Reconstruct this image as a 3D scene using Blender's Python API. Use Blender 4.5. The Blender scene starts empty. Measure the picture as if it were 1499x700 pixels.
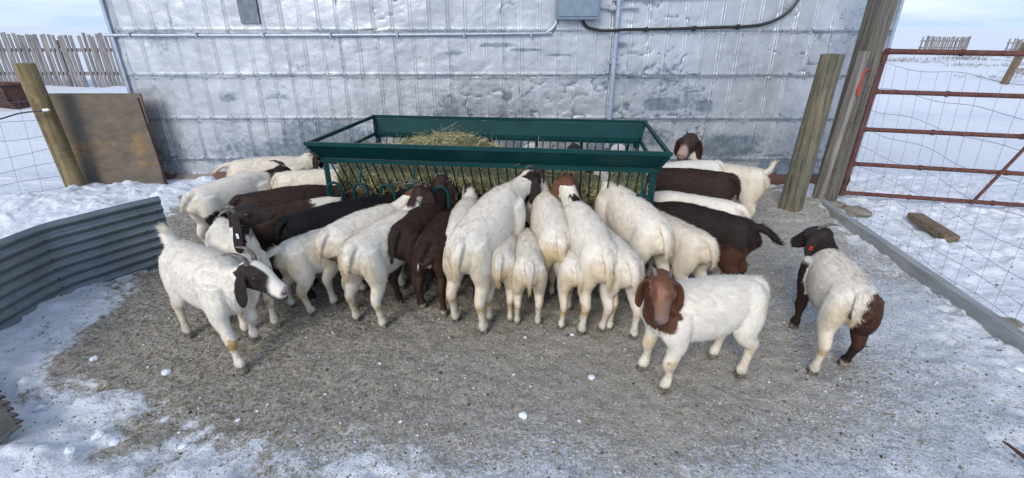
import bpy, bmesh, math, random
import numpy as np
from mathutils import Vector, Matrix

R = math.radians
random.seed(7)
RNG = np.random.default_rng(11)
S = bpy.context.scene
COL = S.collection

# ------------------------------------------------------------------ camera
CAM_H, TH, FPX = 1.65, R(23.64), 690.0
cd = bpy.data.cameras.new('camera')
cam = bpy.data.objects.new('camera', cd); COL.objects.link(cam)
cam.location = (0, 0, CAM_H)
cam.rotation_euler = (R(90) - TH, 0, 0)
cd.sensor_fit = 'HORIZONTAL'; cd.sensor_width = 36.0; cd.lens = 36.0 * FPX / 1499.0
cd.clip_start = 0.05; cd.clip_end = 3000
S.camera = cam
S.render.resolution_x, S.render.resolution_y = 1024, 478

# ------------------------------------------------------------------ sky, sun, exposure
SUN_EL, SUN_AZ = R(32), R(205)          # azimuth: clockwise from +Y; the sun is behind the camera, slightly left
w = bpy.data.worlds.new('World'); S.world = w; w.use_nodes = True
nt = w.node_tree; nt.nodes.clear()
out = nt.nodes.new('ShaderNodeOutputWorld'); bg = nt.nodes.new('ShaderNodeBackground')
sky = nt.nodes.new('ShaderNodeTexSky'); sky.sky_type = 'NISHITA'; sky.sun_disc = False
sky.sun_elevation = SUN_EL; sky.sun_rotation = SUN_AZ
sky.air_density = 1.0; sky.dust_density = 0.6; sky.ozone_density = 1.2; sky.altitude = 800
tc = nt.nodes.new('ShaderNodeTexCoord'); mp = nt.nodes.new('ShaderNodeMapping')
mp.inputs['Scale'].default_value = (1.2, 1.2, 7.0)
cn = nt.nodes.new('ShaderNodeTexNoise'); cn.inputs['Scale'].default_value = 1.7
cn.inputs['Detail'].default_value = 6; cn.inputs['Roughness'].default_value = 0.55
cr = nt.nodes.new('ShaderNodeMapRange'); cr.inputs['From Min'].default_value = 0.42; cr.inputs['From Max'].default_value = 0.66
cm = nt.nodes.new('ShaderNodeMix'); cm.data_type = 'RGBA'
cm.inputs['B'].default_value = (5.0, 5.3, 5.8, 1)
ml = nt.nodes.new('ShaderNodeMath'); ml.operation = 'MULTIPLY'; ml.inputs[1].default_value = 0.85
L = nt.links.new
L(tc.outputs['Generated'], mp.inputs['Vector']); L(mp.outputs[0], cn.inputs['Vector'])
L(cn.outputs['Fac'], cr.inputs['Value']); L(cr.outputs[0], ml.inputs[0]); L(ml.outputs[0], cm.inputs['Factor'])
hz_ = nt.nodes.new('ShaderNodeSeparateXYZ'); L(tc.outputs['Generated'], hz_.inputs[0])
hr = nt.nodes.new('ShaderNodeMapRange'); hr.inputs['From Min'].default_value = 0.30; hr.inputs['From Max'].default_value = 0.02; L(hz_.outputs[2], hr.inputs['Value'])
hm_ = nt.nodes.new('ShaderNodeMix'); hm_.data_type = 'RGBA'; hm_.inputs['B'].default_value = (2.75, 3.55, 4.75, 1); L(hr.outputs[0], hm_.inputs['Factor'])
L(sky.outputs[0], hm_.inputs['A']); L(hm_.outputs['Result'], cm.inputs['A']); L(cm.outputs['Result'], bg.inputs['Color']); L(bg.outputs[0], out.inputs['Surface'])
bg.inputs['Strength'].default_value = 0.138

sd = bpy.data.lights.new('sun', 'SUN'); sd.energy = 1.35; sd.angle = R(24); sd.color = (1.0, 0.91, 0.78)
sun = bpy.data.objects.new('sun', sd); COL.objects.link(sun)
dvec = Vector((math.sin(SUN_AZ) * math.cos(SUN_EL), math.cos(SUN_AZ) * math.cos(SUN_EL), math.sin(SUN_EL)))
sun.rotation_euler = dvec.to_track_quat('Z', 'Y').to_euler()
S.view_settings.view_transform = 'Standard'; S.view_settings.look = 'None'
S.view_settings.exposure = 0.66; S.view_settings.gamma = 1.0; S.view_settings.use_curve_mapping = False

# ------------------------------------------------------------------ helpers
def gp(px, py, z=0.0):
    """ground point (at height z) that the photo shows at pixel px,py"""
    u = (px - 749.5) / FPX; v = (py - 350) / FPX
    dy = math.cos(TH) - v * math.sin(TH); dz = -math.sin(TH) - v * math.cos(TH)
    t = (z - CAM_H) / dz
    return Vector((u * t, dy * t, z))

def tag(o, label=None, cat=None, group=None, kind=None):
    if label: o['label'] = label
    if cat: o['category'] = cat
    if group: o['group'] = group
    if kind: o['kind'] = kind
    return o

def empty(name, loc=(0, 0, 0), rz=0.0):
    o = bpy.data.objects.new(name, None); COL.objects.link(o)
    o.empty_display_size = 0.1; o.location = loc; o.rotation_euler = (0, 0, rz)
    return o

def hsh(i):
    i = i.astype(np.uint32)
    i = (i ^ np.uint32(61)) ^ (i >> np.uint32(16)); i = i * np.uint32(9)
    i = i ^ (i >> np.uint32(4)); i = i * np.uint32(0x27d4eb2d); i = i ^ (i >> np.uint32(15))
    return i.astype(np.float64) / 4294967295.0

def vnoise(p, seed=0):
    p = np.asarray(p, float); ip = np.floor(p).astype(np.int64); f = p - ip
    f = f * f * (3 - 2 * f)
    res = 0
    D = p.shape[1]
    for c in range(1 << D):
        wt = 1.0; k = np.full(len(p), seed * 7919 + 13, dtype=np.int64)
        for d in range(D):
            b = (c >> d) & 1
            wt = wt * (f[:, d] if b else 1 - f[:, d])
            k = k * 1619 + (ip[:, d] + b) * (31337 + 1013 * d)
        res = res + wt * hsh(k & 0xffffffff)
    return res

def fbm(p, oct=4, seed=0):
    p = np.asarray(p, float); r = 0; a = 0.5; t = 0
    for o in range(oct):
        r = r + a * vnoise(p * (2 ** o) + o * 17.3, seed + o); t += a; a *= 0.5
    return r / t

def sstep(a, b, x):
    t = np.clip((x - a) / (b - a), 0, 1); return t * t * (3 - 2 * t)

def np_mesh(name, V, F, col=None, smooth=True):
    """F: (n,3) or (n,4) int array"""
    m = bpy.data.meshes.new(name)
    V = np.asarray(V, np.float32); F = np.asarray(F, np.int32); k = F.shape[1]
    m.vertices.add(len(V)); m.vertices.foreach_set('co', V.ravel())
    m.loops.add(F.size); m.loops.foreach_set('vertex_index', F.ravel())
    m.polygons.add(len(F)); m.polygons.foreach_set('loop_start', np.arange(0, F.size, k, dtype=np.int32))
    try: m.polygons.foreach_set('loop_total', np.full(len(F), k, np.int32))
    except Exception: pass
    m.update(calc_edges=True)
    if smooth: m.polygons.foreach_set('use_smooth', np.ones(len(F), bool))
    if col is not None:
        a = m.color_attributes.new('tint', 'FLOAT_COLOR', 'POINT')
        c = np.ones((len(V), 4), np.float32); c[:, :3] = col
        a.data.foreach_set('color', c.ravel())
    return m

def mesh_obj(name, mesh, mat, parent=None, loc=(0, 0, 0)):
    o = bpy.data.objects.new(name, mesh); COL.objects.link(o)
    for mm in (mat if isinstance(mat, (list, tuple)) else [mat]): mesh.materials.append(mm)
    if parent: o.parent = parent
    o.location = loc
    return o

def crom(P, n):
    """Catmull-Rom resample of rows P (k,dims) with n samples per segment"""
    P = np.asarray(P, float); k = len(P)
    E = np.vstack([2 * P[0] - P[1], P, 2 * P[-1] - P[-2]]); o = []
    for i in range(k - 1):
        a, b, c, d = E[i], E[i + 1], E[i + 2], E[i + 3]
        for j in range(n):
            t = j / n
            o.append(0.5 * ((2 * b) + (-a + c) * t + (2 * a - 5 * b + 4 * c - d) * t * t + (-a + 3 * b - 3 * c + d) * t ** 3))
    o.append(P[-1]); return np.array(o)

class MB:
    def __init__(s): s.v = []; s.f = []; s.m = []
    def add(s, V, F, mi=0):
        n = len(s.v); s.v += [tuple(map(float, q)) for q in V]; s.f += [tuple(int(i) + n for i in f) for f in F]; s.m += [mi] * len(F)
    def box(s, c, size, rot=None, mi=0, bev=0.0):
        bm = bmesh.new(); bmesh.ops.create_cube(bm, size=1.0)
        for v in bm.verts: v.co = Vector((v.co.x * size[0], v.co.y * size[1], v.co.z * size[2]))
        if bev > 0: bmesh.ops.bevel(bm, geom=bm.edges[:] , offset=bev, segments=2, affect='EDGES')
        M = rot if rot is not None else Matrix.Identity(3)
        bm.verts.index_update()
        s.add([M @ v.co + Vector(c) for v in bm.verts], [[v.index for v in f.verts] for f in bm.faces], mi); bm.free()
    def beam(s, a, b, w, h, bev=0.0, up=(0, 0, 1), mi=0, ext=0):
        a, b = Vector(a), Vector(b); d = (b - a); Ln = d.length; d.normalize()
        u = Vector(up); x = d.cross(u)
        if x.length < 1e-4: u = Vector((0, 1, 0)); x = d.cross(u)
        x.normalize(); z = x.cross(d)
        M = Matrix((x, d, z)).transposed()
        s.box((a + b) / 2, (w, Ln + ext, h), M, mi, bev)
    def tube(s, pts, r, seg=8, smooth=0, mi=0, cap=True):
        P = np.array([list(p) for p in pts], float)
        rr = np.array(r if hasattr(r, '__len__') else [r] * len(P), float)
        if smooth:
            Q = crom(np.hstack([P, rr[:, None]]), smooth); P = Q[:, :3]; rr = Q[:, 3]
        T = np.gradient(P, axis=0); T /= np.linalg.norm(T, axis=1)[:, None] + 1e-12
        up = np.array([0, 0, 1.0]) if abs(T[0][2]) < 0.9 else np.array([0, 1.0, 0])
        V = []; X = np.cross(T[0], up)
        for i in range(len(P)):
            X = X - T[i] * X.dot(T[i]); X /= np.linalg.norm(X); Y = np.cross(T[i], X)
            for k in range(seg):
                a = 2 * math.pi * k / seg; V.append(P[i] + rr[i] * (math.cos(a) * X + math.sin(a) * Y))
        F = [[i * seg + k, i * seg + (k + 1) % seg, (i + 1) * seg + (k + 1) % seg, (i + 1) * seg + k] for i in range(len(P) - 1) for k in range(seg)]
        if cap: F += [list(range(seg))[::-1], [(len(P) - 1) * seg + k for k in range(seg)]]
        s.add(V, F, mi)
    def build(s, name, mat, parent=None, smooth=True, loc=(0, 0, 0)):
        m = bpy.data.meshes.new(name); m.from_pydata(s.v, [], s.f)
        if smooth:
            m.polygons.foreach_set('use_smooth', [True] * len(m.polygons))
        o = mesh_obj(name, m, mat, parent, loc)
        m.polygons.foreach_set('material_index', s.m)
        if smooth:
            try: m.set_sharp_from_angle(angle=R(40))
            except Exception: pass
        m.update(); return o

# ------------------------------------------------------------------ materials
def new_mat(name):
    m = bpy.data.materials.new(name); m.use_nodes = True
    n = m.node_tree; b = n.nodes['Principled BSDF']; return m, n, b
def N(n, t, **kw):
    x = n.nodes.new(t)
    for k, v in kw.items():
        if k in x.inputs: x.inputs[k].default_value = v
        else: setattr(x, k, v)
    return x
def noise(n, scale, detail=4, rough=0.6, vec=None):
    x = N(n, 'ShaderNodeTexNoise', Scale=scale, Detail=detail, Roughness=rough)
    if vec: n.links.new(vec, x.inputs['Vector'])
    return x.outputs['Fac']
def ramp(n, fac, stops):
    x = n.nodes.new('ShaderNodeValToRGB'); e = x.color_ramp.elements
    while len(e) < len(stops): e.new(0.5)
    for el, (p, c) in zip(e, stops):
        el.position = p; el.color = (c, c, c, 1) if isinstance(c, (int, float)) else (*c, 1)
    n.links.new(fac, x.inputs[0]); return x.outputs[0]
def mix(n, fac, a, b, mode='MIX'):
    x = n.nodes.new('ShaderNodeMix'); x.data_type = 'RGBA'; x.blend_type = mode
    for sock, val in (('Factor', fac), ('A', a), ('B', b)):
        s = x.inputs[sock]
        if isinstance(val, (int, float)): s.default_value = val
        elif isinstance(val, tuple): s.default_value = (*val, 1)
        else: n.links.new(val, s)
    return x.outputs['Result']
def bump(n, b, h, strength=0.3, dist=0.01):
    x = N(n, 'ShaderNodeBump', Strength=strength, Distance=dist); n.links.new(h, x.inputs['Height']); n.links.new(x.outputs[0], b.inputs['Normal'])
def objco(n, scale=None):
    t = n.nodes.new('ShaderNodeTexCoord').outputs['Object']
    if scale:
        m = N(n, 'ShaderNodeMapping', Scale=scale); n.links.new(t, m.inputs['Vector']); return m.outputs[0]
    return t

def simple(name, c1, c2, scale=8, rough=0.6, metal=0.0, stretch=None, bs=0.2, bd=0.004, lo=0.35, hi=0.65):
    m, n, b = new_mat(name); v = objco(n, stretch)
    f = noise(n, scale, 6, 0.6, v)
    n.links.new(ramp(n, f, [(lo, c1), (hi, c2)]), b.inputs['Base Color'])
    b.inputs['Roughness'].default_value = rough; b.inputs['Metallic'].default_value = metal
    bump(n, b, noise(n, scale * 5, 5, 0.6, v), bs, bd); return m

M = {}
M['green'] = simple('green_enamel', (0.003, 0.036, 0.039), (0.004, 0.047, 0.050), 5, 0.5, 0.0, bs=0.05)
M['green'].node_tree.nodes['Principled BSDF'].inputs['Specular IOR Level'].default_value = 0.15
M['galv'] = simple('galvanised_conduit', (0.30, 0.36, 0.44), (0.42, 0.47, 0.55), 20, 0.45, 0.35, bs=0.05)
M['box'] = simple('grey_box_paint', (0.17, 0.23, 0.30), (0.22, 0.28, 0.35), 14, 0.5, 0.2, bs=0.05)
M['black'] = simple('black_rubber', (0.012, 0.013, 0.016), (0.03, 0.03, 0.034), 30, 0.5)
M['rust'] = simple('rusted_red_tube', (0.060, 0.020, 0.015), (0.165, 0.062, 0.045), 22, 0.75, 0.1, bs=0.3, lo=0.3, hi=0.7)
M['rustbrown'] = simple('rusty_iron', (0.045, 0.022, 0.018), (0.13, 0.06, 0.045), 9, 0.85, 0.1)
M['wood'] = simple('weathered_wood', (0.13, 0.115, 0.10), (0.30, 0.275, 0.245), 3, 0.9, 0, (6, 6, 0.7), 0.5, 0.006)
M['slat'] = simple('grey_slats', (0.13, 0.12, 0.125), (0.30, 0.275, 0.26), 2.5, 0.9, 0, (3, 3, 0.5), 0.3)
M['beam'] = simple('grey_beam', (0.22, 0.235, 0.24), (0.34, 0.35, 0.36), 4, 0.85, 0, (5, 0.6, 5), 0.4)
M['block'] = simple('brown_block', (0.11, 0.075, 0.045), (0.23, 0.17, 0.11), 5, 0.9, 0, (1, 6, 6), 0.4)
M['post'] = simple('treated_post', (0.105, 0.10, 0.058), (0.25, 0.225, 0.145), 3.2, 0.9, 0, (5, 5, 0.6), 0.6, 0.008)
M['post_tan'] = simple('tan_post', (0.15, 0.105, 0.04), (0.29, 0.215, 0.095), 3.2, 0.9, 0, (5, 5, 0.6), 0.6, 0.008)
def mat_post(name, c1, c2, blotch):
    m, n, b = new_mat(name); v = objco(n, (7, 7, .55)); v1 = objco(n)
    c = ramp(n, noise(n, 3, 7, .7, v), [(.3, c1), (.7, c2)])
    c = mix(n, ramp(n, noise(n, 5.5, 5, .65, v1), [(.45, 0.0), (.68, .75)]), c, blotch)
    vc = objco(n, (26, 26, 1.1)); ck = noise(n, 1.4, 5, .7, vc)
    c = mix(n, ramp(n, ck, [(.33, .9), (.40, 0.0)]), c, (.03, .025, .018))
    n.links.new(c, b.inputs['Base Color']); b.inputs['Roughness'].default_value = .92
    bump(n, b, ramp(n, ck, [(.32, 0.0), (.5, 1.0)]), .9, .012); return m
M['post'] = mat_post('treated_post', (.085, .082, .060), (.20, .19, .14), (.24, .185, .11))
M['post_tan'] = mat_post('tan_post', (.17, .125, .060), (.34, .265, .14), (.14, .085, .04))
M['pole'] = mat_post('squared_pole', (.085, .08, .066), (.19, .175, .145), (.12, .10, .08))
M['wire'] = simple('fence_wire', (0.10, 0.11, 0.13), (0.20, 0.21, 0.24), 30, 0.5, 0.5)
M['rock'] = simple('sandy_rock', (0.19, 0.165, 0.13), (0.32, 0.28, 0.23), 9, 0.95, bs=0.6, bd=0.01)
M['red'] = simple('red_plastic', (0.45, 0.02, 0.02), (0.6, 0.04, 0.03), 30, 0.5)
M['redpaint'] = simple('red_hook_paint', (0.32, 0.03, 0.02), (0.5, 0.06, 0.03), 30, 0.5)
M['white'] = simple('white_plastic', (0.7, 0.7, 0.7), (0.8, 0.8, 0.8), 30, 0.4)
M['horn'] = simple('horn', (0.060, 0.052, 0.048), (0.20, 0.175, 0.15), 40, 0.55)
M['hoof'] = simple('hoof', (0.05, 0.04, 0.033), (0.22, 0.19, 0.155), 25, 0.7)
M['eye'] = simple('eye', (0.012, 0.008, 0.005), (0.03, 0.018, 0.008), 60, 0.08)
M['tail_metal'] = simple('weathered_patch', (0.13, 0.16, 0.18), (0.20, 0.235, 0.26), 20, 0.7, 0.2)
M['dark_zinc'] = simple('dark_zinc', (0.035, 0.04, 0.042), (0.085, 0.09, 0.092), 14, 0.6, 0.3)
M['dung'] = simple('dung', (0.018, 0.016, 0.014), (0.05, 0.045, 0.035), 60, 0.7)

def mat_attr(name, rough=0.9, spread=0.15, scale=40, sheen=0.0, bs=0.0, metal=0.0):
    m, n, b = new_mat(name)
    a = n.nodes.new('ShaderNodeVertexColor'); a.layer_name = 'tint'
    f = noise(n, scale, 5, 0.65, objco(n))
    c = mix(n, 1.0, a.outputs[0], ramp(n, f, [(0.3, 1 - spread), (0.7, 1.0)]), 'MULTIPLY')
    n.links.new(c, b.inputs['Base Color']); b.inputs['Roughness'].default_value = rough
    b.inputs['Metallic'].default_value = metal
    if sheen: b.inputs['Sheen Weight'].default_value = sheen; b.inputs['Sheen Roughness'].default_value = 0.5
    if bs: bump(n, b, noise(n, scale * 3, 5, 0.6, objco(n)), bs, 0.004)
    return m
M['coat'] = mat_attr('goat_coat', 0.75, 0.07, 45, 0.0, 0.25)
M['coat'].node_tree.nodes['Principled BSDF'].inputs['Specular IOR Level'].default_value = 0.32
M['stones'] = mat_attr('gravel_and_ice_bits', 0.85, 0.3, 60)
M['hay'] = mat_attr('hay', 0.8, 0.2, 30)

# snow (shared look) ------------------------------------------------
SNOWC = (0.80, 0.84, 0.90)
def mat_snow():
    m, n, b = new_mat('snow_chunks'); v = objco(n)
    n.links.new(ramp(n, noise(n, 6, 5, 0.6, v), [(0.3, (0.72, 0.77, 0.85)), (0.7, SNOWC)]), b.inputs['Base Color'])
    b.inputs['Roughness'].default_value = 0.7; b.inputs['Subsurface Weight'].default_value = 0.0
    bump(n, b, noise(n, 90, 5, 0.6, v), 0.4, 0.004); return m
M['snow'] = mat_snow()

def mat_ground():
    m, n, b = new_mat('trodden_gravel_and_snow'); v = objco(n); LK = n.links.new
    a = n.nodes.new('ShaderNodeVertexColor'); a.layer_name = 'tint'
    sp = n.nodes.new('ShaderNodeSeparateColor'); LK(a.outputs[0], sp.inputs[0])   # R snow, G ice, B chaff
    def math_(op, x, y, clamp=False):
        k = n.nodes.new('ShaderNodeMath'); k.operation = op; k.use_clamp = clamp
        for i, q in enumerate((x, y)):
            if isinstance(q, (int, float)): k.inputs[i].default_value = q
            else: LK(q, k.inputs[i])
        return k.outputs[0]
    grit = ramp(n, noise(n, 95, 6, 0.75, v), [(0.30, (0.11, 0.099, 0.082)), (0.42, (0.325, 0.30, 0.26)), (0.56, (0.43, 0.405, 0.36)), (0.69, (0.68, 0.66, 0.62))])
    big = ramp(n, noise(n, 2.3, 5, 0.6, v), [(0.3, 0.80), (0.7, 1.08)])
    dirt = mix(n, 1.0, grit, big, 'MULTIPLY')
    chaffm = ramp(n, noise(n, 38, 5, 0.7, v), [(0.48, 0.0), (0.58, 0.9)])
    dirt = mix(n, math_('MULTIPLY', sp.outputs[2], chaffm), dirt, (0.185, 0.155, 0.100))
    # ice speckle: fine threshold moved by the G channel
    stretch = N(n, 'ShaderNodeMapping', Scale=(1.0, 1.5, 1.0)); stretch.inputs['Rotation'].default_value = (0, 0, 0.5); LK(v, stretch.inputs['Vector'])
    icen = noise(n, 48, 7, 0.78, stretch.outputs[0])
    icef = math_('MULTIPLY', math_('SUBTRACT', math_('ADD', icen, sp.outputs[1]), 1.0), 9.0, True)
    icec = ramp(n, noise(n, 130, 4, 0.6, v), [(0.35, (0.40, 0.44, 0.50)), (0.65, (0.70, 0.74, 0.80))])
    dirt = mix(n, icef, dirt, icec)
    sn = math_('ADD', math_('MULTIPLY', noise(n, 4.5, 11, 0.74, v), 2.0), -0.5)
    snf = math_('MULTIPLY', math_('SUBTRACT', math_('ADD', sn, sp.outputs[0]), 1.0), 6.5, True)
    dirty = ramp(n, noise(n, 26, 6, 0.7, v), [(0.34, (0.46, 0.43, 0.38)), (0.47, (0.72, 0.76, 0.82)), (0.7, SNOWC)])
    clean = ramp(n, noise(n, 3, 5, 0.6, v), [(0.3, (0.74, 0.79, 0.88)), (0.7, SNOWC)])
    pure = ramp(n, sp.outputs[0], [(0.62, 0.0), (0.95, 1.0)])
    c = mix(n, snf, dirt, mix(n, pure, dirty, clean))
    LK(c, b.inputs['Base Color'])
    LK(ramp(n, icef, [(0, 0.9), (1, 0.45)]), b.inputs['Roughness'])
    h1 = noise(n, 70, 6, 0.7, v); h2 = noise(n, 14, 6, 0.65, v)
    x1 = N(n, 'ShaderNodeBump', Strength=0.75, Distance=0.012); LK(h1, x1.inputs['Height'])
    x2 = N(n, 'ShaderNodeBump', Strength=0.55, Distance=0.05); LK(h2, x2.inputs['Height']); LK(x1.outputs[0], x2.inputs['Normal'])
    LK(x2.outputs[0], b.inputs['Normal'])
    return m
M['ground'] = mat_ground()

# ------------------------------------------------------------------ ground sheet
def geo(a, b, n):
    return a + (b - a) * ((np.exp(np.linspace(0, 5.5, n)) - 1) / (math.exp(5.5) - 1))
DIRT = [gp(*p)[:2] for p in [(262, 345), (330, 285), (560, 262), (1085, 262), (1120, 290), (1178, 318), (1290, 440),
        (1390, 560), (1410, 640), (1100, 690), (800, 690), (560, 660), (400, 628), (270, 600), (175, 545), (175, 490), (215, 440), (245, 395)]]
def poly_sd(P, poly):
    poly = np.array(poly, float); n = len(poly); d = np.full(len(P), 1e9); ins = np.zeros(len(P), bool)
    for i in range(n):
        a = poly[i]; b = poly[(i + 1) % n]; e = b - a; w_ = P - a
        t = np.clip((w_ @ e) / (e @ e), 0, 1); q = w_ - t[:, None] * e; d = np.minimum(d, np.hypot(q[:, 0], q[:, 1]))
        c = ((a[1] <= P[:, 1]) != (b[1] <= P[:, 1])) & (P[:, 0] < a[0] + (P[:, 1] - a[1]) / (b[1] - a[1] + 1e-12) * e[0])
        ins ^= c
    return np.where(ins, -d, d)

def ground_fields(P):
    x, y = P[:, 0], P[:, 1]
    near = (x > -8) & (x < 9) & (y > -2) & (y < 8)
    sd_ = poly_sd(P, DIRT)
    wob = (fbm(P * 2.2, 4, 3) - 0.5) * 0.9
    left = sstep(0.3, -1.2, x)
    width = 0.60 + 0.12 * (1 - left)
    s = sstep(-0.55 * width - 0.05, width + 0.1, sd_ + wob * 0.55)
    # icy mix growing to the right front and towards the camera
    ice = 0.375 + 0.17 * sstep(0.4, 2.6, x) * sstep(4.2, 2.2, y) + 0.20 * sstep(1.7, 0.95, y) * 1.1 + (fbm(P * 1.6, 3, 9) - 0.5) * 0.16 - 0.05 * sstep(-0.5, -1.8, x)
    ice = ice + 0.10 * sstep(-0.9, 0.1, sd_)
    chaff = sstep(1.0, -1.6, x) * 0.9 + 0.15 + 0.35 * sstep(2.2, 3.1, y)
    # heights
    bank = np.exp(-(((x + 4.9) / 1.0) ** 2 + ((y - 4.5) / 0.55) ** 2)) * 0.13
    bank += np.exp(-(((x + 3.3) / 1.3) ** 2 + ((y - 5.1) / 0.5) ** 2)) * 0.05
    bank += np.exp(-(((x + 3.6) / 0.8) ** 2 + ((y - 2.2) / 1.0) ** 2)) * 0.10
    bank += np.exp(-(((x + 2.0) / 0.5) ** 2 + ((y - 1.35) / 0.22) ** 2)) * 0.05
    bank += np.exp(-(((x - 3.0) / 0.35) ** 2 + ((y - 4.6) / 0.35) ** 2)) * 0.07
    out_ = sstep(5.6, 8.5, y)
    lump = (fbm(P * 3.0, 5, 21) - 0.5) * 0.075 * sstep(0.35, 1, s)
    clods = np.maximum(fbm(P * 9.0, 3, 31) - 0.55, 0) * 0.13 * sstep(0.3, 0.9, s)
    h = bank + lump * (1 + 1.5 * out_) + clods + s * 0.03 + (fbm(P * 14, 3, 5) - 0.5) * 0.030 - 0.016 * sstep(.66, .78, vnoise(P * 7.5, 19)) * sstep(.05, .6, s) + (fbm(P * 1.3, 2, 8) - 0.5) * 0.03
    h = h + out_ * ((fbm(P * 0.35, 3, 41) - 0.5) * 0.5 + 0.05)
    # keep the place the building and the posts stand on level
    far = sstep(120, 420, np.hypot(x, y))
    h = h + far * (1.5 + 3.2 * fbm(P * 0.006, 3, 51)) * sstep(100, 800, np.hypot(x, y)) * 2.2
    return h, s, ice, chaff, sd_

def build_ground():
    xs = np.concatenate([-4.9 - geo(0.02, 900, 70)[::-1], np.arange(-4.9, 5.6, 0.0165), 5.6 + geo(0.02, 900, 70)])
    ys = np.concatenate([0.2 - geo(0.02, 60, 24)[::-1], np.arange(0.2, 5.7, 0.0165), 5.7 + geo(0.02, 1400, 90)])
    X, Y = np.meshgrid(xs, ys); P = np.stack([X.ravel(), Y.ravel()], 1)
    h, s, ice, chaff, sd_ = ground_fields(P)
    V = np.column_stack([P, h]); nx, ny = len(xs), len(ys)
    i = np.arange(ny - 1)[:, None] * nx + np.arange(nx - 1)[None]
    i = i.ravel(); F = np.stack([i, i + 1, i + nx + 1, i + nx], 1)
    ob = mesh_obj('ground', np_mesh('ground', V, F, np.stack([s, ice, chaff], 1)), M['ground'])
    tag(ob, kind='structure')
    return xs, ys, h.reshape(ny, nx)
GX, GY, GH = build_ground()
def gz(x, y):
    i = min(max(int(np.searchsorted(GX, x)) - 1, 0), len(GX) - 2); j = min(max(int(np.searchsorted(GY, y)) - 1, 0), len(GY) - 2)
    return float(GH[j:j + 2, i:i + 2].mean())

# ------------------------------------------------------------------ metal-clad barn
WALL_Y, WX0, WX1 = 5.42, -4.19, 3.98
def mat_siding():
    m, n, b = new_mat('silver_painted_tin'); v = objco(n); LK = n.links.new
    a = n.nodes.new('ShaderNodeVertexColor'); a.layer_name = 'tint'
    sp = n.nodes.new('ShaderNodeSeparateColor'); LK(a.outputs[0], sp.inputs[0])   # R worn zinc, G panel tone
    paint = ramp(n, noise(n, 5, 6, 0.65, v), [(0.3, (0.46, 0.48, 0.515)), (0.7, (0.60, 0.62, 0.655))])
    zinc = ramp(n, noise(n, 14, 6, 0.7, v), [(0.35, (0.15, 0.185, 0.225)), (0.6, (0.30, 0.345, 0.395))])
    k = n.nodes.new('ShaderNodeMath'); k.operation = 'ADD'; LK(sp.outputs[0], k.inputs[0]); LK(noise(n, 22, 7, 0.75, v), k.inputs[1])
    f = ramp(n, k.outputs[0], [(0.93, 0.0), (1.0, 0.0)]); 
    mr = N(n, 'ShaderNodeMapRange'); mr.inputs['From Min'].default_value = 0.78; mr.inputs['From Max'].default_value = 1.02; LK(k.outputs[0], mr.inputs['Value'])
    c = mix(n, mr.outputs[0], paint, zinc)
    # fine scratches and specks
    sc = N(n, 'ShaderNodeMapping', Scale=(60, 60, 7)); LK(v, sc.inputs['Vector'])
    c = mix(n, ramp(n, noise(n, 1.0, 4, 0.7, sc.outputs[0]), [(0.66, 0.0), (0.74, 0.55)]), c, (0.20, 0.235, 0.28))
    c = mix(n, ramp(n, noise(n, 30, 5, 0.8, v), [(0.69, 0.0), (0.73, 0.8)]), c, (0.10, 0.115, 0.14))
    tone = n.nodes.new('ShaderNodeCombineColor')
    for i in range(3): LK(sp.outputs[1], tone.inputs[i])
    c = mix(n, 1.0, c, tone.outputs[0], 'MULTIPLY')
    LK(c, b.inputs['Base Color']); b.inputs['Metallic'].default_value = 0.5
    LK(ramp(n, noise(n, 9, 4, 0.6, v), [(0.3, 0.28), (0.7, 0.48)]), b.inputs['Roughness'])
    x2 = N(n, 'ShaderNodeBump', Strength=0.4, Distance=0.02); LK(noise(n, 7, 6, 0.6, v), x2.inputs['Height']); LK(x2.outputs[0], b.inputs['Normal'])
    return m
M['siding'] = mat_siding()

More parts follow.
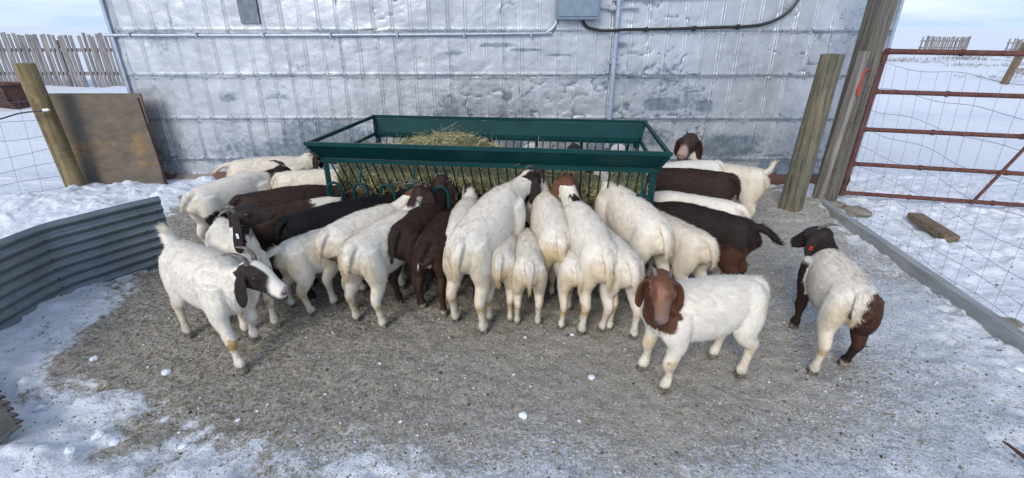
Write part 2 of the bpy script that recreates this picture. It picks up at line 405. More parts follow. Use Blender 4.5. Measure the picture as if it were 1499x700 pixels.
def build_barn():
    root = empty('metal_barn', (0, WALL_Y, 0))
    tag(root, 'silver tin-clad shed wall standing behind the green feeder', 'building')
    rows = [(0.10, 0.285), (0.285, 0.75), (0.75, 1.215), (1.215, 1.66), (1.66, 2.12), (2.12, 2.58), (2.58, 3.04)]
    VV, FF, CC = [], [], []; off = 0; MBn = MB()
    rg = np.random.default_rng(5)
    for ri, (z0, z1) in enumerate(rows):
        ribs = np.arange(WX0 + 0.06, WX1 - 0.03, 0.192) + rg.normal(0, 0.008)
        ribs = ribs + rg.normal(0, 0.004, len(ribs))
        if ri == 0: ribs = ribs[rg.random(len(ribs)) < 0.6]
        xs = [WX0, WX1] + list(np.arange(WX0 + 0.03, WX1 - 0.02, 0.03))
        offs = np.array([-.026, -.021, -.017, -.0135, -.010, -.004, .004, .010, .0135, .017, .021, .026])
        for r_ in ribs: xs += list(r_ + offs)
        xs = np.unique(np.round(np.clip(xs, WX0, WX1), 4))
        zs = np.unique(np.round(np.concatenate([np.arange(z0, z1, 0.018), [z0 - 0.012, z0 - 0.004, z0 + .006, z0 + .02, z1 - .02, z1 - .012, z1 - 0.006, z1 + 0.005]]), 4))
        X, Z = np.meshgrid(xs, zs); x, z = X.ravel(), Z.ravel()
        # lean/wobble of the ribs inside a sheet
        lean = (vnoise(np.stack([np.floor(x / 0.8), np.full_like(x, ri)], 1) + 0.01, 3) - 0.5) * 0.03 * (z - z0) / 0.45
        rib = np.zeros_like(x); dist = np.full_like(x, 9.0)
        for k_, r_ in enumerate(ribs):
            amp = rg.uniform(.0025, .0065)
            dx = x - r_
            rib += amp * (np.exp(-((np.abs(dx) - 0.0135) / 0.0042) ** 2))
        hgt = rib * np.where(ri == 0, .6, 1.0)
        hgt += 0.009 * (1 - (z - z0) / (z1 - z0))                      # lap over the row below
        q = np.stack([x, z], 1)
        hgt += (fbm(q * 5 + ri * 3, 4, 60) - 0.5) * 0.015 + (fbm(q * 16 + ri * 3, 2, 61) - 0.5) * 0.004
        cr_ = np.abs(fbm(q * np.array([3.0, 4.5]) + ri, 3, 77) - 0.5); crm = sstep(0.45, 0.62, vnoise(q * 1.3, 66))
        hgt -= 0.007 * np.exp(-(cr_ / 0.012) ** 2) * crm               # creases
        hgt += 0.004 * np.exp(-((z - z0 - 0.02) / 0.005) ** 2) + 0.003 * np.exp(-((z - z1 + 0.016) / 0.004) ** 2)
        # wear
        low = sstep(1.3, 0.3, z)
        pn = vnoise(np.stack([np.floor((x + 0.3 * ri) / 0.58) * 3.7, np.full_like(x, ri * 5.1)], 1), 15)
        wear = 0.16 + 0.20 * low + 0.42 * (fbm(q * np.array([1.6, 2.4]), 4, 81) - 0.5) * 1.6
        wear += np.where(pn > 0.72, 0.26, 0) * low * sstep(-3.5, -3.2, x)
        for k_ in range(0, len(ribs), 3): wear += 0.42 * np.exp(-((x - ribs[k_] - .0) / .004) ** 2)
        wear += 0.40 * np.exp(-((z - z0) / 0.010) ** 2) + 0.42 * np.exp(-(cr_ / 0.012) ** 2) * crm
        for (cx, cz, sx, sz, a_) in [(-2.15, .55, .36, .15, .55), (-3.15, 1.0, .12, .07, .5), (-.95, .62, .25, .12, .45), (-2.6, 1.0, .15, .04, .35),
                                  (1.65, .92, .16, .06, .7), (2.15, .9, .08, .06, .45), (1.15, 1.53, .08, .03, .8), (.15, 1.48, .16, .012, .8), (-.15, 1.53, .2, .01, .8),
                                  (.5, 1.43, .15, .01, .7), (2.5, .45, .3, .12, .45), (-.6, 1.45, .12, .02, .4), (1.5, .55, .3, .1, .3)]:
            wear += a_ * np.exp(-(((x - cx) / sx) ** 4 + ((z - cz) / sz) ** 4))
        tone = 0.90 + 0.20 * (pn - 0.5)
        VV.append(np.stack([x, -hgt, z], 1)); CC.append(np.stack([np.clip(wear, 0, 1.2), np.clip(tone, 0, 1), x * 0], 1))
        nx, nz = len(xs), len(zs); i = (np.arange(nz - 1)[:, None] * nx + np.arange(nx - 1)[None]).ravel()
        FF.append(np.stack([i, i + 1, i + nx + 1, i + nx], 1) + off); off += len(x)
        for r_ in ribs:                                                # nails beside the ribs near each lap
            for (dx, dz) in ((-.03, .028), (.03, .03), (0.03, -.03 + (z1 - z0))):
                if rg.random() < 0.62:
                    MBn.tube([(r_ + dx, -0.008, z0 + dz), (r_ + dx, -0.019, z0 + dz)], 0.005, 6)
    wall = mesh_obj('siding', np_mesh('siding', np.vstack(VV), np.vstack(FF), np.vstack(CC)), M['siding'], root)
    tag(MBn.build('nail_heads', M['tail_metal'], root), kind='stuff')
    # the rest of the shell: sides, back, roof
    s_ = MB()
    s_.box((WX0 + 0.02, 3.02, 1.6), (0.04, 6.0, 3.0)); s_.box((WX1 - 0.02, 3.02, 1.6), (0.04, 6.0, 3.0))
    s_.box(((WX0 + WX1) / 2, 6.04, 1.6), (WX1 - WX0, 0.04, 3.0))
    s_.build('side_walls', M['galv'], root)
    r_ = MB(); mx = (WX0 + WX1) / 2
    for sgn in (-1, 1):
        r_.beam((mx + sgn * 4.4, -0.25, 2.95), (mx, -0.25, 4.2), 0.02, 0.04); 
        v0 = Vector((mx + sgn * 4.4, 0, 2.95)); v1 = Vector((mx, 0, 4.22))
        r_.add([(v0.x, -.25, v0.z), (v1.x, -.25, v1.z), (v1.x, 6.3, v1.z), (v0.x, 6.3, v0.z), (v0.x, -.25, v0.z + .03), (v1.x, -.25, v1.z + .03), (v1.x, 6.3, v1.z + .03), (v0.x, 6.3, v0.z + .03)],
               [(0, 1, 2, 3), (7, 6, 5, 4), (0, 4, 5, 1), (2, 6, 7, 3), (0, 3, 7, 4), (1, 5, 6, 2)])
    r_.add([(WX0, 0.02, 3.0), (WX1, 0.02, 3.0), (mx, 0.02, 4.2)], [(0, 1, 2)])
    r_.build('roof', M['galv'], root, smooth=False)
    tr = MB()
    tr.beam((WX0 - 0.012, -0.012, 0.12), (WX0 - 0.012, -0.012, 3.0), 0.03, 0.05); tr.build('corner_trim', M['galv'], root); tr = MB(); tr.beam((WX1 + 0.012, -0.012, 0.12), (WX1 + 0.012, -0.012, 3.0), 0.03, 0.05); tr.build('corner_trim', M['galv'], root)
    # rough footing: reddish stone and old concrete
    fx = np.arange(WX0 - 0.03, WX1 + 0.03, 0.03); fz = np.arange(-0.15, 0.16, 0.03)
    X, Z = np.meshgrid(fx, fz); q = np.stack([X.ravel(), Z.ravel()], 1)
    hh = 0.05 + (fbm(q * 5, 3, 90) - 0.5) * 0.08 - sstep(0.06, 0.15, q[:, 1]) * 0.05
    t = vnoise(q * np.array([2.4, 3.0]) + 5, 93)
    colr = np.where((t > 0.5)[:, None], np.array([.16, .085, .065]), np.array([.30, .25, .22])) * (0.8 + 0.4 * fbm(q * 12, 3, 95))[:, None]
    nx, nz = len(fx), len(fz); i = (np.arange(nz - 1)[:, None] * nx + np.arange(nx - 1)[None]).ravel()
    mesh_obj('footing', np_mesh('footing', np.stack([q[:, 0], -hh, q[:, 1]], 1), np.stack([i, i + 1, i + nx + 1, i + nx], 1), colr), M['stones'], root)
    # grey vent patch
    v = MB(); c = 1.90
    v.box((-2.72, -0.022, 1.86), (0.20, 0.012, 0.25), bev=0.003)
    v.build('vent_patch', M['tail_metal'], root)
    # electrics
    eb = MB(); eb.box((0.67, -0.075, 1.97), (0.44, 0.13, 0.40), bev=0.008); eb.box((0.67, -0.146, 1.98), (0.40, 0.012, 0.36), bev=0.004)
    bx = eb.build('electric_box', M['box'], root)
    eb2 = MB(); eb2.box((1.06, -0.05, 1.88), (0.14, 0.07, 0.05), bev=0.012); eb2.tube([(0.89, -.05, 1.88), (1.3, -.05, 1.88)], 0.012)
    eb2.build('junction_fitting', M['galv'], root)
    cz = 1.625
    a = MB(); a.tube([(-4.28, -.035, cz), (-2, -.035, cz + .0), (0.2, -.035, cz + .015), (.36, -.035, cz + .03), (.44, -.035, cz + .085), (.475, -.035, cz + .18), (.48, -.05, cz + .24)], 0.016, 8, 6)
    for x in np.arange(-4.0, 0.3, 0.7): a.box((x, -.04, cz + .004), (.02, .05, .045), bev=.003)
    a.build('long_conduit', M['galv'], root)
    b_ = MB(); b_.tube([(1.085, -.075, 0.45), (1.085, -.075, 1.9), (1.085, -.075, 2.9)], 0.028, 10)
    for z in (0.62, 1.36, 1.96): b_.box((1.085, -.04, z), (.10, .07, .03), bev=.004)
    b_.build('riser_conduit', M['galv'], root)
    b2 = MB(); b2.tube([(1.1, -.04, 1.965), (2.1, -.04, 1.99), (2.3, -.04, 2.0)], 0.013, 8); b2.build('upper_conduit', M['galv'], root)
    c_ = MB(); c_.tube([(.735, -.05, 1.80), (.735, -.05, 1.76), (.79, -.055, 1.70), (.95, -.06, 1.67), (1.07, -.125, 1.672), (1.2, -.06, 1.68), (1.6, -.045, 1.685), (2.1, -.045, 1.70), (2.55, -.045, 1.72), (2.78, -.045, 1.80), (2.9, -.045, 1.93), (2.97, -.045, 2.12), (2.98, -.045, 2.5)], 0.015, 8, 6)
    for x, z in ((1.4, 1.68), (1.9, 1.69), (2.35, 1.705)): c_.box((x, -.05, z), (.02, .06, .05), bev=.003)
    c_.build('black_cable', M['black'], root)
    d_ = MB(); d_.tube([(3.72, -.04, 1.0), (3.72, -.04, 2.9)], 0.02, 8); d_.build('corner_conduit', M['box'], root)
build_barn()

# ------------------------------------------------------------------ feeder with hay
FL, FD, FH = 2.40, 1.16, 0.955
fa = Vector((-1.40, 3.21, 0)); frz = math.atan2(2.905 - 3.21, 1.00 + 1.40)
def feeder():
    root = empty('hay_feeder', fa, frz)
    tag(root, 'dark green steel hay feeder crowded by goats in front of the silver wall', 'feeder')
    t = 0.027; S2 = 0.13; ZB = FH - 0.135
    # frame rails
    m = MB()
    for v in (0, FD):
        m.beam((-.02, v, FH), (FL + .02, v, FH), t, t, 0.003)
        iv = S2 * 0.75 if v == 0 else FD - S2 * 0.75
        m.beam((.03, iv, ZB), (FL - .03, iv, ZB), t, t, 0.003)
    for u in (0, FL):
        m.beam((u, .017, FH), (u, FD - .017, FH), t, t * .9, 0.003)
        u2 = .04 if u == 0 else FL - .04
        m.beam((u2, S2 * .75 + .017, ZB + .002), (u2, FD - S2 * .75 - .017, ZB + .002), t * .9, t * .9, 0.003)
        m.beam((u, FD - .002, FH - .017), (u2, FD - S2 * .75, ZB + .017), t * .8, t * .8); m.beam((u, .002, FH - .017), (u2, S2 * .75, ZB + .017), t * .8, t * .8)
    for u in (.06, FL - .06):
        m.beam((u, S2 * .75, .12), (u, FD - S2 * .75, .12), t, t)
    m.build('frame', M['green'], root)
    # sloped hopper sheets, front and back
    for v0, v1, nm in ((0.004, S2 * .75 + .004, 'hopper_panel'), (FD - .004, FD - S2 * .75 - .004, 'hopper_panel')):
        h = MB(); s = 1 if v1 > v0 else -1
        n = Vector((0, s * (FH - ZB), S2 * .75)).normalized() * 0.002
        q = [Vector((.0, v0, FH - .017)), Vector((FL, v0, FH - .017)), Vector((FL - .03, v1, ZB + (.017 if s > 0 else -.03))), Vector((.03, v1, ZB + (.017 if s > 0 else -.03)))]
        h.add([p - n for p in q] + [p + n for p in q], [(0, 1, 2, 3), (7, 6, 5, 4), (0, 4, 5, 1), (1, 5, 6, 2), (2, 6, 7, 3), (3, 7, 4, 0)])
        h.build(nm, M['green'], root, smooth=False)
    # legs
    for (u, v, du, dv) in ((.06, S2 * .75, .05, -.03), (FL - .06, S2 * .75, -.05, -.03), (.06, FD - S2 * .75, .05, .03), (FL - .06, FD - S2 * .75, -.05, .03)):
        g = MB(); g.beam((u, v, ZB - .017), (u + du * .3, v + dv, 0.0), .036, .036, .003); g.box((u + du * .3, v + dv, .008), (.08, .08, .012))
        g.build('leg', M['green'], root)
    # V shaped hay rack: slanted bars both sides
    for side in (0, 1):
        b = MB()
        for i in range(36):
            u = .09 + i * (FL - .18) / 35
            y0 = S2 * .75 + .01; y1 = FD / 2 - .05
            if side: y0, y1 = FD - y0, FD - y1
            b.tube([(u, y0, ZB - .01), (u, y0 + (y1 - y0) * .45, .50), (u, y1, .28)], .0058, 6)
        yy = FD / 2 - .05 if side == 0 else FD / 2 + .05
        b.tube([(.05, yy, .28), (FL - .05, yy, .28)], .012, 6)
        b.build('rack_bars', M['green'], root)
    # head hoops along both sides
    for side in (0, 1):
        v = .035 if side == 0 else FD - .035
        vin = S2 * .75 if side == 0 else FD - S2 * .75
        for i in range(12):
            u = .13 + i * (FL - .26) / 11
            if side == 0 and i in (5, 6, 7, 8, 9, 10): continue
            g = MB(); hw = .052
            pts = [(u - hw, v, .36), (u - hw, v, .60)] + [(u + hw * math.cos(a), v, .61 + .065 * math.sin(a)) for a in np.linspace(math.pi, 0, 9)] + [(u + hw, v, .60), (u + hw, v, .36)]
            g.tube(pts, .0115, 8)
            g.build('head_hoop', M['green'], root)
            if i % 2 == 1:
                g = MB(); g.tube([(u, vin, ZB - .01), (u, v, .675)], .009, 6); g.build('hanger_rod', M['green'], root)
        g = MB(); g.beam((.03, v, .36), (FL - .03, v, .36), .028, .028, .003); g.build('lower_rail', M['green'], root)
        # feed trough below the rack
        g = MB(); vc = .17 if side == 0 else FD - .17
        prof = [(-.13, .37), (-.10, .26), (-.04, .22), (.04, .22), (.10, .26), (.13, .37)]
        P_ = []
        for u in (.04, FL - .04):
            P_ += [(u, vc + a, z) for a, z in prof] + [(u, vc + a * .97, z + .006) for a, z in prof]
        F_ = []
        for i in range(5): F_ += [(i, i + 1, 13 + i - 0, 12 + i), (18 + i, 19 + i, 7 + i, 6 + i)]
        F_ += [(0, 12, 18, 6), (5, 11, 23, 17), tuple(range(0, 6)) + tuple(range(11, 5, -1)), tuple(range(12, 18)) + tuple(range(23, 17, -1))]
        g.add(P_, F_); g.build('trough', M['green'], root, smooth=False)
    return root
FE = feeder()

def blades(C, D, Lh, Wd, colr, normal=None):
    """thin triangles: centre C, direction D (unit), length, width"""
    n = len(C); A = RNG.normal(size=(n, 3)); A -= D * (A * D).sum(1)[:, None]; A /= np.linalg.norm(A, axis=1)[:, None]
    p0 = C - D * Lh[:, None] / 2 + A * Wd[:, None] / 2; p1 = C - D * Lh[:, None] / 2 - A * Wd[:, None] / 2
    p2 = C + D * Lh[:, None] / 2 - A * Wd[:, None] / 3; p3 = C + D * Lh[:, None] / 2 + A * Wd[:, None] / 3
    V = np.stack([p0, p1, p2, p3], 1).reshape(-1, 3); F = np.arange(4 * n).reshape(n, 4)
    return V, F, np.repeat(colr, 4, 0)

def hay():
    # core: a lumpy V-shaped bale filling the rack
    U = np.linspace(.05, FL - .07, 110); A = np.linspace(0, 2 * math.pi, 40, endpoint=False)
    V = []; heap = lambda u: 0.77 + 0.125 * np.exp(-((u - .80) / .42) ** 4) + 0.02 * math.sin(u * 9)
    for u in U:
        top = heap(u)
        for a in A:
            cx = math.cos(a); sz = math.sin(a)
            z = .52 + (top - .52) * sz if sz > 0 else .52 + .24 * sz
            hw = .12 + (.385 - .12) * min(max((z - .28) / .40, 0), 1)
            hw *= (1 - .25 * max(0, (z - .70) / .14))
            c_ = abs(cx) ** .55 * (1 if cx > 0 else -1)
            V.append((u, FD / 2 + c_ * hw, z))
    V = np.array(V); nz_ = fbm(V * 16, 4, 101) - .5
    ctr = np.stack([V[:, 0], np.full(len(V), FD / 2), np.full(len(V), .52)], 1); dr = V - ctr; dr[:, 0] = 0
    dr /= np.linalg.norm(dr, axis=1)[:, None] + 1e-6
    V = V + dr * (nz_ * .07)[:, None]
    n, k = len(U), len(A); F = []
    for i in range(n - 1):
        for j in range(k): F.append((i * k + j, i * k + (j + 1) % k, (i + 1) * k + (j + 1) % k, (i + 1) * k + j))
    nV = len(V); F = np.array(F)
    c0 = np.stack([.13 + .05 * nz_, .125 + .05 * nz_, .055 + .02 * nz_], 1)
    # end caps
    V = np.vstack([V, [[U[0], FD / 2, .5]], [[U[-1], FD / 2, .5]]]); c0 = np.vstack([c0, c0[:2]])
    capF = [(nV, (j + 1) % k, j, j) for j in range(k)]
    # blades on the surface
    nb = 21000; idx = RNG.integers(0, nV, nb); C = V[idx] + RNG.normal(0, .010, (nb, 3)); od = dr[idx]
    D = RNG.normal(size=(nb, 3)); D -= od * (D * od).sum(1)[:, None] * .55; D /= np.linalg.norm(D, axis=1)[:, None]
    Lh = RNG.uniform(.03, .12, nb); Wd = RNG.uniform(.0018, .004, nb)
    pal = np.array([[.42, .36, .17], [.33, .31, .13], [.52, .45, .24], [.28, .29, .12], [.20, .17, .08], [.60, .53, .33]])
    cb = 1.22 * pal[RNG.integers(0, len(pal), nb)] * RNG.uniform(.75, 1.15, (nb, 1))
    bV, bF, bc = blades(C, D, Lh, Wd, cb)
    # loose stalks sticking out of the heap
    ns = 150; u = np.clip(RNG.normal(.9, .45, ns), .1, 2.2); C2 = np.stack([u, FD / 2 + RNG.uniform(-.28, .28, ns), np.array([heap(q) for q in u]) + RNG.uniform(-.01, .05, ns)], 1)
    D2 = RNG.normal(size=(ns, 3)) * np.array([1, 1, .45]); D2 /= np.linalg.norm(D2, axis=1)[:, None]
    sV, sF, sc = blades(C2, D2, RNG.uniform(.06, .15, ns), RNG.uniform(.002, .0035, ns), pal[RNG.integers(0, 3, ns)])
    n1 = len(V); n2 = n1 + len(bV)
    AV = np.vstack([V, bV, sV]); AF = np.vstack([F, bF + n1, sF + n2]); AC = np.vstack([c0, bc, sc])
    o = mesh_obj('hay', np_mesh('hay', AV, AF, AC, smooth=False), M['hay'])
    o.location = fa; o.rotation_euler = (0, 0, frz)
    tag(o, 'yellow green loose hay filling the green feeder rack', 'hay', kind='stuff')
hay()

# ------------------------------------------------------------------ goats
WHITE = np.array([.83, .775, .685]); CREAM = np.array([.72, .655, .55]); TAN = np.array([.52, .36, .17]); YEL = np.array([.60, .47, .27])
BROWN = np.array([.034, .0175, .013]); DARK = np.array([.020, .012, .0105]); BLACK = np.array([.0045, .0045, .0055]); RED = np.array([.125, .052, .029]); LRED = np.array([.26, .115, .065])

def unit(v): v = np.asarray(v, float); return v / np.linalg.norm(v)

class Goat:
    """one goat built in its own frame: +x forward, +y its left, feet on z=0"""
    def __init__(s, P):
        s.P = P; s.V = []; s.F = []; s.n = 0; s.smp = []   # samples: centre, radius, part, t, tangent, extra
    def loft(s, part, ctrl, axis_side=None, sup=2.0, seg=22, n=7, post=None):
        """ctrl rows: x,y,z, side half-width, up half-height"""
        C = crom(ctrl, n); P_ = C[:, :3]; W = np.maximum(C[:, 3], .002); H = np.maximum(C[:, 4], .002)
        T = np.gradient(P_, axis=0); T /= np.linalg.norm(T, axis=1)[:, None] + 1e-12
        V = []
        for i in range(len(P_)):
            side = np.array(axis_side if axis_side is not None else (0, 1, 0), float)
            side = side - T[i] * side.dot(T[i]); side = unit(side); up = np.cross(T[i], side)
            a = np.arange(seg) * 2 * math.pi / seg; ca, sa = np.cos(a), np.sin(a); e = 2.0 / sup
            V.append(P_[i] + (np.sign(ca) * np.abs(ca) ** e)[:, None] * side * W[i] + (np.sign(sa) * np.abs(sa) ** e)[:, None] * up * H[i])
        V = np.array(V).reshape(-1, 3)
        L_ = len(P_); V = np.vstack([V, P_[0] - T[0] * min(W[0], H[0]) * .4, P_[-1] + T[-1] * min(W[-1], H[-1]) * .4])
        F = []
        for i in range(L_ - 1):
            for k in range(seg): F.append((i * seg + k, i * seg + (k + 1) % seg, (i + 1) * seg + (k + 1) % seg, (i + 1) * seg + k))
        for k in range(seg): F.append((L_ * seg, (k + 1) % seg, k)); F.append((L_ * seg + 1, (L_ - 1) * seg + k, (L_ - 1) * seg + (k + 1) % seg))
        # consistent outward orientation
        c = P_[L_ // 2]; f0 = F[(L_ // 2) * seg]; nn = np.cross(V[f0[1]] - V[f0[0]], V[f0[2]] - V[f0[0]])
        if nn.dot(V[f0[0]] - c) < 0: F = [f[::-1] for f in F]
        V = s.warp(V); s.V.append(V); s.F += [tuple(int(q) + s.n for q in f) for f in F]; s.n += len(V)
        Pw = s.warp(P_); Tw = np.gradient(Pw, axis=0); Tw /= np.linalg.norm(Tw, axis=1)[:, None] + 1e-12
        for i in range(L_): s.smp.append((Pw[i], (W[i] * 1.25 if part == 'ear' else (W[i] + H[i]) / 2) * s.sc, part, i / (L_ - 1), Tw[i]))
    def warp(s, V, _=0):
        P = s.P; V = np.array(V, float).reshape(-1, 3).copy(); k = P.get('bend', 0.0); pit = P.get('pitch', 0.0)
        V[:, 2] += pit * (V[:, 0] + .25) * np.clip(V[:, 2] / .35, 0, 1)
        V[:, 1] *= P.get('fat', .93)
        if abs(k) > 1e-4:
            xc = np.clip(V[:, 0], -.30, .28); ex = V[:, 0] - xc; a = k * xc
            bx = np.sin(a) / k; by = (1 - np.cos(a)) / k
            X = bx + ex * np.cos(a) - V[:, 1] * np.sin(a); Y = by + ex * np.sin(a) + V[:, 1] * np.cos(a)
            V[:, 0], V[:, 1] = X, Y
        V[:, :2] += 0
        return V * P.get('scale', 1.0)
    @property
    def sc(s): return s.P.get('scale', 1.0)

def make_goat(label, cat='goat', **P):
    g = Goat(P); sc = P.get('scale', 1.0)
    # --- torso
    g.loft('torso', [(-.345, 0, .500, .030, .04), (-.325, 0, .488, .070, .085), (-.27, 0, .478, .104, .115), (-.18, 0, .458, .118, .140), (-.06, 0, .436, .136, .165),
                     (.05, 0, .432, .136, .168), (.15, 0, .440, .122, .162), (.235, 0, .455, .102, .142), (.30, 0, .468, .074, .105), (.335, 0, .47, .04, .06)], sup=2.2, seg=28)
    # spine ridge and hip bones
    g.loft('torso', [(-.31, 0, .548, .02, .02), (-.2, 0, .568, .028, .022), (-.05, 0, .574, .030, .022), (.1, 0, .578, .032, .022), (.2, 0, .572, .030, .022), (.27, 0, .552, .02, .02)], sup=2.0, seg=12)
    for e in (1, -1):
        g.loft('torso', [(-.328, e * .038, .508, .018, .018), (-.305, e * .044, .518, .026, .024), (-.26, e * .050, .528, .022, .020)], seg=10, n=4)
        g.loft('torso', [(-.23, e * .062, .530, .02, .020), (-.18, e * .072, .536, .030, .024), (-.10, e * .066, .538, .024, .020)], seg=10, n=4)
    rr_ = random.Random(P.get('seed', 0) * 3 + 1)
    feet = P.get('feet', [(rr_.uniform(-.05, .05), rr_.uniform(-.015, .03) * (1 if q_ % 2 == 0 else -1)) for q_ in range(4)])   # front-left, front-right, hind-left, hind-right offsets (dx,dy)
    hoofs = []
    def leg(idx, y, ctrl):
        dx, dy = feet[idx][:2]; lift = feet[idx][2] if len(feet[idx]) > 2 else 0
        C = []
        for (x, yy, z, w_, h_) in ctrl:
            q = min(max((.44 - z) / .44, 0), 1); kz = lift * sstep(.35, .05, z)
            C.append((x + dx * q, y * yy + dy * q, z + kz, w_, h_))
        g.loft('leg_f' if idx < 2 else 'leg_h', C, axis_side=(0, 1, 0), n=7, seg=14)
        return C
    fur = P.get('legw', 1.0)
    for idx, sd_ in ((0, 1), (1, -1)):
        C = leg(idx, sd_, [(.215, .085, .50, .045, .085), (.215, .092, .40, .055, .088), (.195, .094, .305, .044, .062), (.205, .090, .235, .033 * fur, .040 * fur), (.217, .088, .178, .0335 * fur, .038 * fur),
                           (.212, .087, .130, .0205 * fur, .022 * fur), (.212, .087, .085, .0195 * fur, .021 * fur), (.222, .087, .050, .027 * fur, .031 * fur), (.228, .087, .026, .020, .025)])
        hoofs.append((C[-1], feet[idx]))
    for idx, sd_ in ((2, 1), (3, -1)):
        C = leg(idx, sd_, [(-.235, .058, .515, .058, .085), (-.235, .072, .43, .062, .098), (-.222, .080, .345, .054, .090), (-.235, .084, .275, .040 * fur, .062 * fur), (-.276, .085, .215, .0305 * fur, .041 * fur),
                           (-.270, .085, .158, .0225 * fur, .026 * fur), (-.256, .085, .088, .0200 * fur, .022 * fur), (-.246, .085, .050, .0265 * fur, .031 * fur), (-.238, .085, .026, .020, .025)])
        hoofs.append((C[-1], feet[idx]))
    # --- neck and head
    ny, npt = R(P.get('neck', (0, 25))[0]), R(P.get('neck', (0, 25))[1])
    nd = np.array([math.cos(npt) * math.cos(ny), math.cos(npt) * math.sin(ny), math.sin(npt)])
    nl = P.get('necklen', .235); nb = np.array([.235, 0, .475]); hb = nb + nd * nl
    hy, hp = R(P.get('head', (0, -25))[0]), R(P.get('head', (0, -25))[1]); roll = R(P.get('roll', 0))
    hd = np.array([math.cos(hp) * math.cos(hy), math.cos(hp) * math.sin(hy), math.sin(hp)])
    hs = unit(np.cross([0, 0, 1], hd)); hu = np.cross(hd, hs)
    hs, hu = hs * math.cos(roll) + hu * math.sin(roll), hu * math.cos(roll) - hs * math.sin(roll)
    HS = P.get('headsize', 1.0)
    m1 = nb + nd * nl * .45 + np.array([0.01, 0, -.005]); nside = unit(np.cross([0, 0, 1], nd))
    g.loft('neck', [(*(nb - np.array([.09, 0, .02])), .085, .13), (*nb, .087, .115), (*m1, .066, .082), (*(hb - nd * .01), .054, .062), (*(hb + nd * .02 + hd * .01), .048, .052)], axis_side=nside)
    def hpnt(sx, sy, sz):
        sx = sx * .90 if sx > 0 else sx
        return hb + (hd * sx + hs * sy + hu * sz) * HS
    g.loft('head', [(*hpnt(-.045, 0, .0), .035 * HS, .038 * HS), (*hpnt(-.02, 0, .006), .052 * HS, .058 * HS), (*hpnt(.02, 0, .010), .057 * HS, .068 * HS), (*hpnt(.060, 0, .006), .053 * HS, .066 * HS),
                    (*hpnt(.100, 0, -.004), .041 * HS, .056 * HS), (*hpnt(.135, 0, -.013), .034 * HS, .046 * HS), (*hpnt(.165, 0, -.020), .0335 * HS, .040 * HS), (*hpnt(.190, 0, -.026), .031 * HS, .033 * HS), (*hpnt(.203, 0, -.029), .020 * HS, .021 * HS)],
           axis_side=hs, sup=2.3)
    for e in (1, -1):   # brow and cheek
        g.loft('head', [(*hpnt(.035, e * .043, .030), .012, .012), (*hpnt(.062, e * .049, .030), .015, .013), (*hpnt(.088, e * .040, .024), .010, .010)], axis_side=hs, n=4, seg=10)
        g.loft('head', [(*hpnt(.172, e * .019, -.004), .012, .011), (*hpnt(.198, e * .015, -.012), .011, .010)], axis_side=hs, n=4, seg=10)
    # ears: long, broad, hanging
    er = P.get('ear', 1.0); esw = P.get('earswing', 0.0); G = np.array([0, 0, -1.0])
    ears = []
    for e in (1, -1):
        r0 = hpnt(-.002, e * .046, .030); dn = unit(G + hd * esw + hs * e * .10)
        fl = hs * e
        bk = -hd * .02
        pts = [r0, r0 + fl * .020 + dn * .012, r0 + fl * .028 + dn * .050 + bk * .3, r0 + fl * .027 + dn * .110 * er + bk * .6, r0 + fl * .022 + dn * .160 * er + bk, r0 + fl * .018 + dn * .190 * er + bk]
        wd = [.018, .028, .037, .042, .033, .012]
        ea = P.get('earax', (.75, .60)); ax = hd * ea[0] + hs * e * ea[1]; ax = unit(ax - dn * ax.dot(dn))
        g.loft('ear', [(*p, w_ * HS, .0088) for p, w_ in zip(pts, wd)], axis_side=ax, n=6, seg=14)
        ears.append((pts, ax, fl, dn))
    # --- tail
    tl = P.get('tail', 'down')
    if tl == 'down': T_ = [(-.28, 0, .560), (-.33, 0, .556), (-.368, 0, .522), (-.390, 0, .460), (-.392, 0, .385)]
    elif tl == 'up': T_ = [(-.28, 0, .545), (-.325, 0, .562), (-.350, 0, .60), (-.362, 0, .640), (-.385, 0, .665)]
    elif tl == 'out': T_ = [(-.29, 0, .545), (-.345, 0, .55), (-.40, .0, .535), (-.45, .0, .50), (-.485, 0, .47)]
    else: T_ = [(-.28, 0, .555), (-.33, .008, .552), (-.365, .022, .525), (-.385, .035, .48), (-.388, .045, .425)]
    g.loft('tail', [(*p, w_, h_) for p, w_, h_ in zip(T_, (.034, .034, .031, .024, .007), (.026, .024, .019, .014, .006))], axis_side=(0, 1, 0), n=6, seg=14)
    if P.get('beard'):
        g.loft('head', [(*hpnt(.13, 0, -.05), .012, .014), (*(hpnt(.13, 0, -.05) + G * .05), .008, .010), (*(hpnt(.125, 0, -.05) + G * .085), .003, .003)], axis_side=hs, n=4, seg=8)
    V = np.vstack(g.V)
    src = bpy.data.meshes.new('tmp'); src.from_pydata(V.tolist(), [], g.F); src.update()
    tmp = bpy.data.objects.new('tmp', src); COL.objects.link(tmp)
    rm = tmp.modifiers.new('r', 'REMESH'); rm.mode = 'VOXEL'; rm.voxel_size = P.get('vox', .0072) ; rm.use_smooth_shade = True
    sm = tmp.modifiers.new('s', 'SMOOTH'); sm.factor = .5; sm.iterations = 5
    dg = bpy.context.evaluated_depsgraph_get(); ev = tmp.evaluated_get(dg); me = ev.to_mesh()
    nv = len(me.vertices); co = np.empty(nv * 3, np.float32); me.vertices.foreach_get('co', co); co = co.reshape(-1, 3).astype(float)
    no = np.empty(nv * 3, np.float32); me.vertices.foreach_get('normal', no); no = no.reshape(-1, 3).astype(float)
    me.calc_loop_triangles(); nt_ = len(me.loop_triangles); tri = np.empty(nt_ * 3, np.int32); me.loop_triangles.foreach_get('vertices', tri); tri = tri.reshape(-1, 3)
    ev.to_mesh_clear(); bpy.data.objects.remove(tmp); bpy.data.meshes.remove(src)
